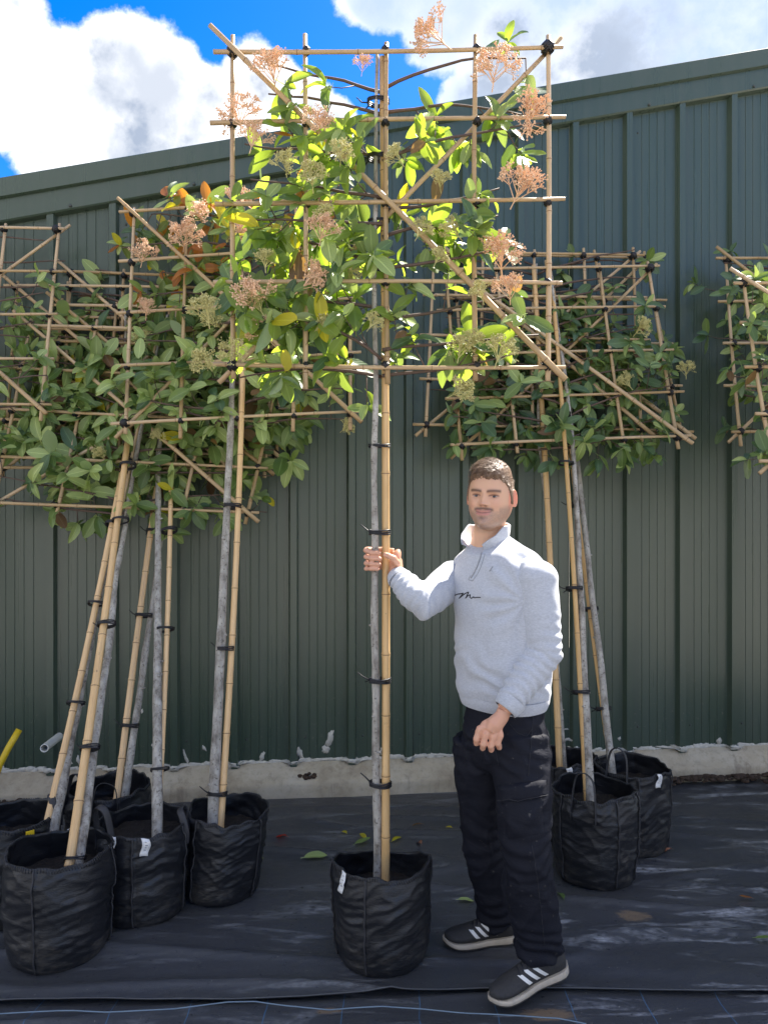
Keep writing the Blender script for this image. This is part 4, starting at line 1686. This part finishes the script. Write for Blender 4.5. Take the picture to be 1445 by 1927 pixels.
# stubble: jaw, chin, upper lip
spk = .75 + .5 * nz(hl, 420.0)
zc = -.0505 + 5.2 * X * X
jaw = near * sst(-.026, -.052, Z + .25 * (np.abs(X) - .03) * (np.abs(X) > .03) * -1) * sst(-.02, .02, Y)
jaw = jaw * sst(-.140, -.114, Z - .25 * (Y < .03) * (.03 - Y)) * (1 - .75 * g_(Z, -.038, .012) * (np.abs(X) > .026) * (np.abs(X) < .05))
mous = fr * g_(Z, -.0355 - .16 * np.abs(X), .0056 - .0015 * (np.abs(X) < .006)) * (1 - sst(.029, .038, np.abs(X)))
paint(jaw * .72 * spk, (.17, .135, .115))
paint(fr * g_(X, 0, .030) * g_(Z, -.102, .014) * .35, (.12, .09, .075))
paint(mous * .95, (.075, .045, .034))
paint(fr * g_(X, 0, .011) * g_(Z, -.068, .006) * .7, (.09, .06, .045))
lip = fr * (1 - sst(.020, .028, np.abs(X))) * (g_(Z, zc + .004, .0034) + g_(Z, zc - .0055, .0048))
paint(lip * .85, (.50, .20, .17))
paint(fr * g_(Z, zc, .0018) * (1 - sst(.025, .031, np.abs(X))) * .75, (.15, .06, .05))
for s in (-1, 1):
    bx = (X * s - .031)
    paint(fr * g_(Z, .0250 + .02 * bx - 5.5 * bx * bx, .0050) * (1 - sst(.019, .025, np.abs(bx))) * .95, (.045, .028, .02))
    paint(fr * g_(Z, .0100 - 12 * (bx) ** 2, .0026) * (1 - sst(.014, .019, np.abs(bx))) * .95, (.05, .03, .025))
    paint(fr * g_(bx, 0, .016) * g_(Z, .006, .009) * .30, (.34, .17, .13))
    paint(fr * g_(X, s * .0085, .004) * g_(Z, -.0275, .003) * .75, (.14, .06, .05))
# hands a little redder at the knuckles
hands = (~near) & (((co - np.array((.03, 2.73, 1.44))) ** 2).sum(1) < .02) | (((co - np.array(at(925, 1375, 2.43))) ** 2).sum(1) < .012)
paint(hands * .35, (.62, .27, .20))
rgba = np.concatenate([col, np.ones((len(co), 1))], 1)
ca = bme.color_attributes.new('Col', 'FLOAT_COLOR', 'POINT')
ca.data.foreach_set('color', rgba.reshape(-1))
bme.materials.append(M['skin'])
person = link('person', world_tf(bme), None, MAN)
tag(person, 'bearded man in pale grey quarter-zip sweatshirt and navy cargo trousers, gripping the upright tree', 'person')

hb = BVHTree.FromPolygons([Vector(p) for p in co], [tuple(p.vertices) for p in bme.polygons])
# eyes
for s in (-1, 1):
    p = head_to_world(np.array([[s * .031, .2, .0045]]))[0]
    hit = hb.ray_cast(Vector(p), -Vector(HM[:, 1]))[0]
    b = MB()
    rt = Matrix(HM.tolist())
    fwd = Vector(HM[:, 1])
    b.ball(rel(hit - fwd * .0055), (.0120, .0085, .0038), 18, 12, 0, rot=rt)
    eye = build(b, 'eye', M['eye'], person)
    b = MB()
    b.ball(rel(hit + fwd * .0020 + Vector((.0004, 0, .0003))), (.0056, .0018, .0038), 12, 8, 0, rot=rt)
    build(b, 'iris', M['iris'], eye)


# hair: a cap over the head that dips under the skin where there is none
def hair_fn(S, T, Pp):
    a = np.abs(T)
    X, Y, Z = S[..., 0], S[..., 1], S[..., 2]
    line = np.interp(a, [0, .35, .75, 1.0, 1.25, 1.45, 1.62, 1.8, 2.1, 3.15], [.066, .068, .062, .050, .028, -.022, -.022, .012, -.045, -.060])
    nzv = np.array([[noise.noise(Vector(p) * 60) + .9 * noise.noise(Vector(p) * 160) for p in r] for r in S])
    mk = sst(-.010, .008, Z - line + .008 * nzv)
    top = sst(.045, .095, Z)
    nf = np.array([[noise.noise(Vector((p[0] * 190, p[1] * 60, p[2] * 70))) for p in r] for r in S])
    th_ = (.0045 + .0125 * top + .004 * sst(.03, .08, Y) * top) * (1 + .14 * nf) + .0012 * nzv
    d = S / np.linalg.norm(S, axis=-1, keepdims=True)
    return S + d * (mk * th_ - (1 - mk) * .009)[..., None]


Hh = head_grid(200, 150, hair_fn)
b = MB()
HW = head_to_world(Hh.reshape(-1, 3)).reshape(Hh.shape) - np.array(MAN)
b.loft([[tuple(p) for p in r] for r in HW])
rh = random.Random(4)
Sn = head_grid(200, 150)
for k in range(5200):
    i, j = rh.randrange(2, 95), rh.randrange(200)
    ds = np.linalg.norm(Hh[i, j]) - np.linalg.norm(Sn[i, j])
    if ds < .003:
        continue
    p = Vector(Hh[i, j])
    n_ = p.normalized()
    topness = max(0, min(1, (p.z - .04) / .05))
    flow = Vector((-.75, .5, .1)) * topness + Vector((0, -.35, -1)) * (1 - topness)
    flow = (flow - n_ * flow.dot(n_)).normalized()
    flow = (flow + Vector((rh.gauss(0, .13), rh.gauss(0, .13), rh.gauss(0, .10)))).normalized()
    ln = .007 + .014 * topness
    q0 = p - n_ * .002
    q1 = p + flow * ln * .6 + n_ * (.0020 + .0010 * topness)
    q2 = p + flow * ln + n_ * (.0015 * rh.random())
    sd = flow.cross(n_) * .0008
    w0, w1, w2 = [Vector(head_to_world(np.array([x]))[0]) for x in (q0, q1, q2)]
    sd = Vector(HM @ np.array(sd))
    w0, w1, w2 = rel(w0), rel(w1), rel(w2)
    b.add([w0 - sd, w0 + sd, w1 + sd * .8, w1 - sd * .8, w2], [(0, 1, 2, 3), (3, 2, 4)])
build(b, 'hair', M['hair'], person)

# --- sweatshirt
TY = R(40)
TF = Vector((-math.sin(TY), -math.cos(TY), 0))
TL_ = Vector((-TF.y, TF.x, 0))


def ring(c, hw, hd, n=56, p=2.4, drop=0.0, yaw=None):
    f, l = (TF, TL_) if yaw is None else (Vector((-math.sin(yaw), -math.cos(yaw), 0)), Vector((math.cos(yaw), -math.sin(yaw), 0)))
    out = []
    for k in range(n):
        a = 2 * math.pi * k / n
        x = math.copysign(abs(math.cos(a)) ** (2 / p), math.cos(a)) * hw
        y = math.copysign(abs(math.sin(a)) ** (2 / p), math.sin(a)) * hd
        out.append(Vector(c) + l * x + f * y + Vector((0, 0, -drop * math.sin(a))))
    return out


sw = MB()
px_c = {}


def tc(y, x, d=2.645):
    return at(x, y, d)


sw.loft([ring(tc(1322, 947), .146, .110, yaw=R(48)), ring(tc(1312, 947), .160, .122, yaw=R(48)), ring(tc(1290, 946), .172, .134, yaw=R(46)), ring(tc(1255, 946), .174, .136, yaw=R(44)), ring(tc(1210, 946), .174, .134, yaw=R(42)),
         ring(tc(1160, 947), .182, .134), ring(tc(1115, 948), .190, .134), ring(tc(1085, 947), .186, .126), ring(tc(1060, 943), .168, .110), ring(tc(1042, 936), .135, .092, drop=.012),
         ring(tc(1030, 925), .098, .080, drop=.026), ring(tc(1022, 919), .074, .068, drop=.036)])


sh_c = at(945, 1095, 2.65)
nk = at(923, 1024, 2.71)
for Q_, rr_ in ((RS, .056), (LS, .060)):
    e_ = Q_ + Vector((0, 0, .004))
    sw.tube([nk.lerp(e_, -.15) + Vector((0, 0, -.012)), nk.lerp(e_, .2) + Vector((0, 0, -.014)), nk.lerp(e_, .45), nk.lerp(e_, .72), nk.lerp(e_, .92) + Vector((0, 0, -.010))], [.052, .056, rr_, rr_ * .98, rr_ * .78], 18)
def sleeve(S_, E_, W_, rads, sh):
    q = MB()
    E0 = E_
    E_ = E0 + ((S_ + W_) / 2 - E0) * .12
    q.tube([S_.lerp(sh_c, .30), S_.lerp(sh_c, .12), S_ + (E_ - S_) * .06, S_.lerp(E_, .35), S_.lerp(E_, .7), E_, E_.lerp(W_, .28), E_.lerp(W_, .58), E_.lerp(W_, .80), E_.lerp(W_, .93)], rads, 26)
    q.ball(S_ + Vector((0, 0, -.010)), sh, 24, 16)
    return q


slv_r = sleeve(RS, RE, RW, [.058, .068, .070, .066, .062, .060, .056, .050, .042, .037], (.071, .071, .062))
slv_l = sleeve(LS, LE, LW, [.062, .071, .074, .070, .066, .063, .059, .053, .047, .041], (.076, .075, .064))


def seg(co, A, B):
    A, B = np.array(A), np.array(B)
    d = B - A
    t = np.clip(((co - A) @ d) / (d @ d), 0, 1)
    return t, np.linalg.norm(co - (A + t[:, None] * d), axis=1)


sme = remesh(sw, .0055, 9, .5)
co = coords(sme)
nr = normals(sme)
n1_ = nz(co, 9.0)
n2_ = nz(co, 22.0, 4)
disp = .0075 * nz(co * np.array([1, 1, 2.2]), 5.5, 2) * sst(1.36, 1.2, co[:, 2])
disp += .0045 * np.sin(co[:, 2] * 95 + 7 * n1_ + co[:, 0] * 25) * sst(1.20, 1.06, co[:, 2]) * sst(.985, 1.01, co[:, 2])
# drag lines running from the near armpit across the chest and side
arm = np.array(at(985, 1130, 2.50))
rr = np.linalg.norm(co - arm, axis=1)
ang = np.arctan2(co[:, 2] - arm[2], co[:, 0] - arm[0])
disp += .0045 * np.sin(ang * 11 + 3 * n1_) * np.exp(-((rr - .10) / .075) ** 2)
disp += .0030 * n1_ + .0014 * n2_
co2 = co + nr * disp[:, None]
set_coords(sme, co2)
sme.materials.append(M['sweat'])
sbv = BVHTree.FromPolygons([Vector(p) for p in co2], [tuple(p.vertices) for p in sme.polygons])
sweat = link('sweatshirt', world_tf(sme), person)
SLV = []
for q, (A, E, W_, amp) in ((slv_r, (RS, RE, RW, 1.05)), (slv_l, (LS, LE, LW, 1.25))):
    me = remesh(q, .0050, 7, .5)
    co = coords(me)
    nr = normals(me)
    n1_ = nz(co, 9.0)
    n2_ = nz(co, 24.0, 4)
    tu, du = seg(co, A, E)
    tf, df = seg(co, E, W_)
    Lu, Lf = (E - A).length, (W_ - E).length
    up = du < df
    side = (co - np.array(E)) @ np.array((W_ - A).normalized())
    w1 = sst(.35, .95, tu) * (.55 + .45 * sst(-.06, .05, side))
    irr = .35 + 1.1 * np.clip(nz(co, 6.0, 9) + .35, 0, 1)
    disp = up * irr * w1 * .0046 * amp * np.sin(2 * math.pi * tu * Lu / .038 + 4.5 * n1_ + 18 * side)
    w2 = sst(-.2, .12, tf) * (1 - sst(.84, .93, tf))
    disp += (~up) * irr * w2 * .0050 * amp * np.sin(2 * math.pi * tf * Lf / .034 + 5.0 * n1_ + 1.0 + 14 * side)
    disp += .0040 * n1_ + .0018 * n2_
    set_coords(me, co + nr * disp[:, None])
    me.materials.append(M['sweat'])
    SLV.append(link('sleeve', world_tf(me), sweat))
EYEP = Vector((0, 0, EYE))


def on(bvh, px, py, lift=.0015):
    d = at(px, py, 1) - EYEP
    h = bvh.ray_cast(EYEP, d.normalized())
    if h[0] is None:
        return None
    n_ = h[1] if h[1].dot(d) < 0 else -h[1]
    return h[0] + n_ * lift


def decal(bvh, pts, r, name, mat, parent, steps=5, lift=.001):
    P = []
    for (a, b_), (c_, d_) in zip(pts[:-1], pts[1:]):
        for k in range(steps):
            q = on(bvh, a + (c_ - a) * k / steps, b_ + (d_ - b_) * k / steps, lift)
            if q is not None:
                P.append(q)
    q = on(bvh, *pts[-1], lift)
    if q is not None:
        P.append(q)
    b = MB()
    b.tube([rel(p) for p in P], r, 6)
    return build(b, name, mat, parent)


# ribbed hem and cuffs
b = MB()
for k in range(110):
    a = 2 * math.pi * k / 110
decal(sbv, [(851, 1127), (854, 1121), (861, 1118), (868, 1117), (872, 1116), (868, 1121), (864, 1126), (871, 1120), (877, 1116), (882, 1114), (879, 1120), (876, 1126), (880, 1121), (885, 1119), (884, 1124), (887, 1126), (891, 1123), (893, 1125), (897, 1124), (904, 1124)],
      .0017, 'signature', M['embroidery'], sweat, 3)
decal(sbv, [(921, 1075), (925, 1069), (927, 1066)], .0016, 'small_emblem', M['zip'], sweat, 3)
decal(sbv, [(923, 1073), (926, 1075)], .0010, 'small_emblem', M['zip'], sweat, 3)
decal(sbv, [(906, 1040), (903, 1052), (898, 1066), (892, 1078), (886, 1088)], .0022, 'zip', M['zip'], sweat, 6)
decal(sbv, [(912, 1042), (909, 1054), (904, 1068), (898, 1081), (889, 1093), (881, 1091), (885, 1083)], .0012, 'stitch_line', M['zip'], sweat, 5, .0002)
# stand collar, open at the throat, points turned out
b = MB()
cc = at(917, 1018, 2.68)
Pc, Pi = [], []
NA = 44
for j in range(9):
    t = j / 8
    ro, rin = [], []
    for k in range(NA + 1):
        a = R(22) + (2 * math.pi - R(44)) * k / NA      # 0 = front
        f = abs(a - math.pi) / math.pi                # 1 front, 0 nape
        gape = max(0, (f - .55) / .33)
        rad = .071 + .003 * math.sin(t * 3) + .012 * t + .028 * gape ** 1.5 * t
        hgt = .060 + .016 * (1 - f) - .016 * gape * t
        d = TF * math.cos(a) + TL_ * math.sin(a)
        base = cc + Vector((0, 0, -.012 - .028 * max(0, math.cos(a)) ** 1.5)) + TF * .004
        z = base.z + hgt * t - gape ** 2 * .020 * t * t
        p = Vector((cc.x, cc.y, 0)) + d * rad * (.97 if abs(math.sin(a)) > .8 else 1.0) + Vector((0, 0, z + .002 * math.sin(a * 9 + t * 3)))
        ro.append(rel(p))
        rin.append(rel(p - d * .0065 + Vector((0, 0, -.001))))
    Pc.append(ro)
    Pi.append(rin)
b.grid(Pc)
b.grid(Pi[::-1], 1)
b.grid([Pc[-1], [x.lerp(y, .5) + Vector((0, 0, .003)) for x, y in zip(Pc[-1], Pi[-1])], Pi[-1]])
b.grid([[r[0] for r in Pc], [r[0] for r in Pi]])
b.grid([[r[-1] for r in Pi], [r[-1] for r in Pc]])
build(b, 'collar', [M['sweat'], M['sweat_in']], sweat)


def band(A, B, ra, rb, name, n=64, rows=6):
    """ribbed knit cuff round a wrist"""
    b = MB()
    ax = basis(B - A)
    P = []
    for j in range(rows + 1):
        t = j / rows
        P.append([rel(A.lerp(B, t) + ax @ Vector((math.cos(2 * math.pi * k / n), math.sin(2 * math.pi * k / n), 0)) * ((ra + (rb - ra) * t) + .0011 * (k % 2) + .002 * math.sin(math.pi * t))) for k in range(n)])
    P.append([p.lerp(rel(B), .12) for p in P[-1]])
    b.grid(P, closed=True)
    return build(b, name, M['sweat'], sweat)


band(RE.lerp(RW, .82), RE.lerp(RW, .985), .0425, .0355, 'cuff')
band(LE.lerp(LW, .81), LE.lerp(LW, .99), .0490, .0405, 'cuff')
# hem band
b = MB()
P = []
for j in range(7):
    t = j / 6
    c0 = tc(1306 + 22 * t, 947)
    r_ = ring(c0, .1655 - .012 * t, .127 - .010 * t, 150, yaw=R(48))
    P.append([rel(p + (p - c0).normalized() * (.001 * (k % 2) + .003 * math.sin(math.pi * t))) for k, p in enumerate(r_)])
b.grid(P, closed=True)
build(b, 'hem_band', M['sweat'], sweat)

# --- trousers
tr = MB()
tr.loft([ring(at(948, 1312, 2.64), .140, .104, yaw=R(50)), ring(at(949, 1340, 2.64), .148, .112, yaw=R(52)), ring(at(949, 1375, 2.64), .154, .122, yaw=R(55)), ring(at(946, 1410, 2.64), .150, .122, yaw=R(58)),
         ring(at(944, 1436, 2.64), .115, .100, yaw=R(58)), ring(at(944, 1452, 2.64), .06, .05, yaw=R(58))])
for L_ in (legL, legR):
    tr.tube([at(a, b_, d) for a, b_, d, r in L_], [r for a, b_, d, r in L_], 26)
tme = remesh(tr, .0055, 8, .5)
co = coords(tme)
nr = normals(tme)
n1_ = nz(co, 6.5, 1)
n2_ = nz(co * np.array([1, 1, 1.8]), 14, 3)
disp = .0060 * n1_ + .004 * n2_
for L_, ph0 in ((legL, .3), (legR, 2.0)):
    pts = [at(a, b_, d) for a, b_, d, r in L_]
    dmin = np.full(len(co), 9.0)
    for A, B in zip(pts[:-1], pts[1:]):
        dmin = np.minimum(dmin, seg(co, A, B)[1])
    on_leg = dmin < .125
    zk, zh = pts[3].z, pts[-1].z
    wk = np.exp(-((co[:, 2] - zk) / .10) ** 2)
    wh = np.exp(-((co[:, 2] - zh) / .11) ** 2)
    tl = co[:, 2] + .35 * (co[:, 0] - pts[3].x) * np.sin(co[:, 2] * 9 + ph0)
    disp += on_leg * (wk * .0036 * np.sin(tl * 120 + 6 * n1_ + ph0) + wh * .0058 * np.sin(tl * 150 + 6.5 * n1_ + ph0))
    wt = np.exp(-((co[:, 2] - pts[0].z - .03) / .09) ** 2)
    disp += on_leg * wt * .0035 * np.sin(tl * 105 + co[:, 0] * 40 + 5 * n1_)
    ridge = 1 - np.abs(nz(co * np.array([1.2, 1.2, 1.0]), 9, ph0 * 5)) * 3.2
    disp += on_leg * np.clip(ridge, 0, 1) ** 2 * .0065
co2 = co + nr * disp[:, None]
set_coords(tme, co2)
tme.materials.append(M['trouser'])
tbv = BVHTree.FromPolygons([Vector(p) for p in co2], [tuple(p.vertices) for p in tme.polygons])
trousers = link('trousers', world_tf(tme), person)


def patch(bvh, quad, nu, nv, lift, name, mat, parent, bulge=0.0):
    """cloth panel lying on a garment between four photo corners"""
    (x0, y0), (x1, y1), (x2, y2), (x3, y3) = quad     # TL TR BR BL
    P = []
    for j in range(nv + 1):
        v = j / nv
        row = []
        for i in range(nu + 1):
            u = i / nu
            px_ = (x0 + (x1 - x0) * u) * (1 - v) + (x3 + (x2 - x3) * u) * v
            py_ = (y0 + (y1 - y0) * u) * (1 - v) + (y3 + (y2 - y3) * u) * v
            e = min(1, 8 * min(u, 1 - u, v, 1 - v) + .25)
            q = on(bvh, px_, py_, lift * e + bulge * math.sin(math.pi * u) * math.sin(math.pi * v))
            if q is None:
                q = row[-1] + Vector((.002, .004, 0)) if row else Vector((0, 0, 0))
            row.append(rel(q))
        P.append(row)
    b = MB()
    b.grid(P)
    o = build(b, name, mat, parent)
    return o


pk = patch(tbv, [(945, 1500), (1018, 1497), (1022, 1568), (956, 1580)], 16, 16, .006, 'cargo_pocket', M['trouser'], trousers, .006)
patch(tbv, [(938, 1478), (1026, 1468), (1026, 1500), (943, 1514)], 18, 8, .014, 'pocket_flap', M['trouser'], pk, .004)
for pts in ([(940, 1507), (985, 1503), (1025, 1496)], [(986, 1512), (984, 1545), (983, 1566)], [(1002, 1345), (999, 1400), (993, 1460)], [(958, 1362), (972, 1378), (990, 1386), (1000, 1372)],
            [(1000, 1590), (1010, 1650), (1018, 1720), (1024, 1780)], [(918, 1350), (930, 1400), (938, 1440)]):
    decal(tbv, pts, .0011, 'seam', M['seam'], trousers, 8, .001 if pts[0][0] != 940 else .0155)


# --- shoes
def shoe(heel, toe, side, zheel, name_side):
    heel, toe = Vector(heel), Vector(toe)
    ax = (toe - heel)
    L = ax.length
    ax.normalize()
    lat = Vector((0, 0, 1)).cross(ax).normalized()
    upv = ax.cross(lat)
    Mx = Matrix((ax, lat, upv)).transposed()

    def W(p):
        return rel(heel + Mx @ Vector(p))

    def rise(x):       # toe spring and bend at the ball
        t = x / L
        return .012 * max(0, (t - .8) / .2) ** 2

    xs = np.linspace(0, 1, 26)
    wid = np.interp(xs, [0, .04, .12, .25, .45, .62, .75, .86, .94, .98, 1], [.014, .028, .034, .034, .035, .044, .047, .043, .032, .020, .008])
    top = np.interp(xs, [0, .05, .12, .25, .38, .5, .62, .75, .88, .95, 1], [.080, .098, .102, .100, .098, .086, .071, .060, .050, .041, .028])
    rings = []
    for x, w_, h_ in zip(xs, wid, top):
        r = []
        for k in range(28):
            a = 2 * math.pi * k / 28
            ca_, sa_ = math.cos(a), math.sin(a)
            zz = .008 + (h_ - .008) * (.5 + .5 * sa_)
            ww = w_ * (abs(ca_) ** .75) * math.copysign(1, ca_) * (1 - .30 * max(0, sa_))
            off = .004 * math.sin(math.pi * x) * side
            r.append(W((x * L, ww + off, zz + rise(x * L))))
        rings.append(r)
    b = MB()
    b.loft(rings)
    up = build(b, 'shoe', M['shoe'], person)
    bv = BVHTree.FromPolygons([Vector(q) for q in b.v], b.f)
    b = MB()
    rings = []
    xs2 = np.linspace(-.035, 1.025, 30)
    wid2 = np.interp(xs2, [-.035, 0, .06, .15, .3, .45, .62, .75, .86, .95, 1.0, 1.025], [.006, .024, .035, .039, .037, .037, .047, .050, .047, .034, .020, .005])
    for x, w_ in zip(xs2, wid2):
        hh = float(np.interp(x, [-.035, .05, .4, .8, 1.03], [.025, .022, .018, .014, .013]))
        z0 = rise(x * L) + (.006 * max(0, (.05 - x) / .08))
        sec = [(-1, 0), (-1.03, .35), (-1.0, .8), (-.93, 1), (.93, 1), (1.0, .8), (1.03, .35), (1, 0), (.6, -.05), (-.6, -.05)]
        rings.append([W((x * L, w_ * a + .004 * math.sin(math.pi * max(0, min(1, x))) * side, z0 + hh * c)) for a, c in sec])
    b.loft(rings)
    build(b, 'sole', M['sole'], up, sharp=40)
    b = MB()
    rings = []
    for x, w_ in zip(xs2, wid2):
        z0 = rise(x * L) + (.006 * max(0, (.05 - x) / .08))
        rings.append([W((x * L, w_ * a * .985 + .004 * math.sin(math.pi * max(0, min(1, x))) * side, z0 + c)) for a, c in ((-1, -.0045), (-1, .0015), (1, .0015), (1, -.0045))])
    b.loft(rings)
    build(b, 'outsole', M['outsole'], up, sharp=40)
    # three slanting stripes on the side that faces the viewer
    vs = 1 if (lat.y < 0) else -1
    for k in range(3):
        b = MB()
        rows_ = []
        for j in range(8):
            v = j / 7
            row = []
            for i in range(4):
                u = i / 3
                x = .085 + .034 * k + .016 * u + (.046 - .006 * k) * (v)
                z = .034 + (.042 - .003 * k) * v
                o_ = W((x, vs * .3, z + 0))
                h = bv.ray_cast(o_, (Mx @ Vector((0, -vs, 0))))
                if h[0] is not None:
                    row.append(h[0] + (Mx @ Vector((0, vs, 0))) * .0016)
            if len(row) == 4:
                rows_.append(row)
        if len(rows_) > 1:
            b.grid(rows_)
            o = build(b, 'stripe', M['stripe'], up)
    # laces and tongue line
    b = MB()
    for k in range(5):
        x = .40 + .055 * k
        h_ = float(np.interp(x, xs, top))
        w_ = float(np.interp(x, xs, wid)) * .52
        b.tube([W((x * L + s_ * .006, w_ * s_ + .004 * side, h_ + rise(x * L) + .0015 - .010 * abs(s_) ** 2)) for s_ in np.linspace(-1, 1, 9)], .0026, 6)
    build(b, 'laces', M['embroidery'], up)
    return up


hz = at(1062, 1843, 2.545)
tz = ground_at(924, 1900)
shoe((hz.x, hz.y, .055), (tz.x, tz.y, .020), -1, .05, 'l')
h2 = at(972, 1778, 2.80)
shoe((h2.x, h2.y, .020), (at(836, 1778, 2.77).x, 2.76, .020), 1, 0, 'r')

# ------------------------------------------------------------------ fallen leaves on the sheet
def fallen(px, py, key, size, rz, label, curl=0):
    g0 = ground_at(px, py)
    me = LEAF[key][curl] if key in LEAF else None
    if me is None:
        me = leaf_mesh('leaf', .07, .036, .5, .6, M[key], 2)
        uvd = None
    m = Matrix.Translation(Vector((g0.x, g0.y, .024 + fold(g0.x, g0.y)))) @ Matrix.Rotation(rz, 4, 'Z') @ Matrix.Rotation(rnd.uniform(-.25, .25), 4, 'Y') @ Matrix.Rotation(rnd.uniform(.0, .35), 4, 'X') @ Matrix.Scale(size, 4)
    o = link('fallen_leaf', me)
    o.matrix_world = m
    tag(o, label, 'leaf', 'fallen leaves on the ground sheet')


for a in ((540, 1583, 'leaf_red', .8, 1.2, 'red brown fallen leaf, furthest left on the ground sheet', 1),
          (572, 1621, 'leaf_pale', 1.25, -1.35, 'long pale green fallen leaf lying before the red one', 0),
          (652, 1578, 'leaf_yellow', .6, .6, 'small yellow fallen leaf left of the middle trunk', 1),
          (668, 1597, 'leaf', .9, -1.0, 'green fallen leaf beside the middle trunk', 2),
          (688, 1588, 'leaf_yellow', .8, .5, 'yellow fallen leaf touching the middle trunk on its left', 4),
          (738, 1592, 'leaf_yellow', .7, -.8, 'yellow fallen leaf right of the middle cane', 0),
          (795, 1560, 'leaf_bronze', .65, 1.5, 'grey brown fallen leaf farthest back between tree and man', 4),
          (793, 1597, 'leaf_dry', .7, .4, 'dry curled brown fallen leaf between the middle bag and the man', 0),
          (850, 1569, 'leaf_yellow', .5, .9, 'tiny yellow fallen leaf beside the man\'s rear leg', 1),
          (862, 1703, 'leaf_pale', .75, -1.5, 'pale green fallen leaf just behind the rear shoe', 0),
          (1060, 1703, 'leaf', .7, .1, 'green fallen leaf upright by the man\'s front calf', 4),
          (1264, 1609, 'leaf_dry', .6, 1.8, 'brown fallen leaf right of the bags at right', 0),
          (1414, 1702, 'leaf_orange', .55, 1.6, 'orange fallen leaf near the right edge', 2),
          (1420, 1777, 'leaf', .8, -2.0, 'curled green fallen leaf at the right edge, nearest the camera', 3),
          (494, 1628, 'leaf', .4, .3, 'tiny green fallen leaf beside the slumped bag', 1),
          (735, 1618, 'leaf_bronze', .5, .8, 'small bronze fallen leaf behind the rim of the middle bag', 2)):
    fallen(*a)
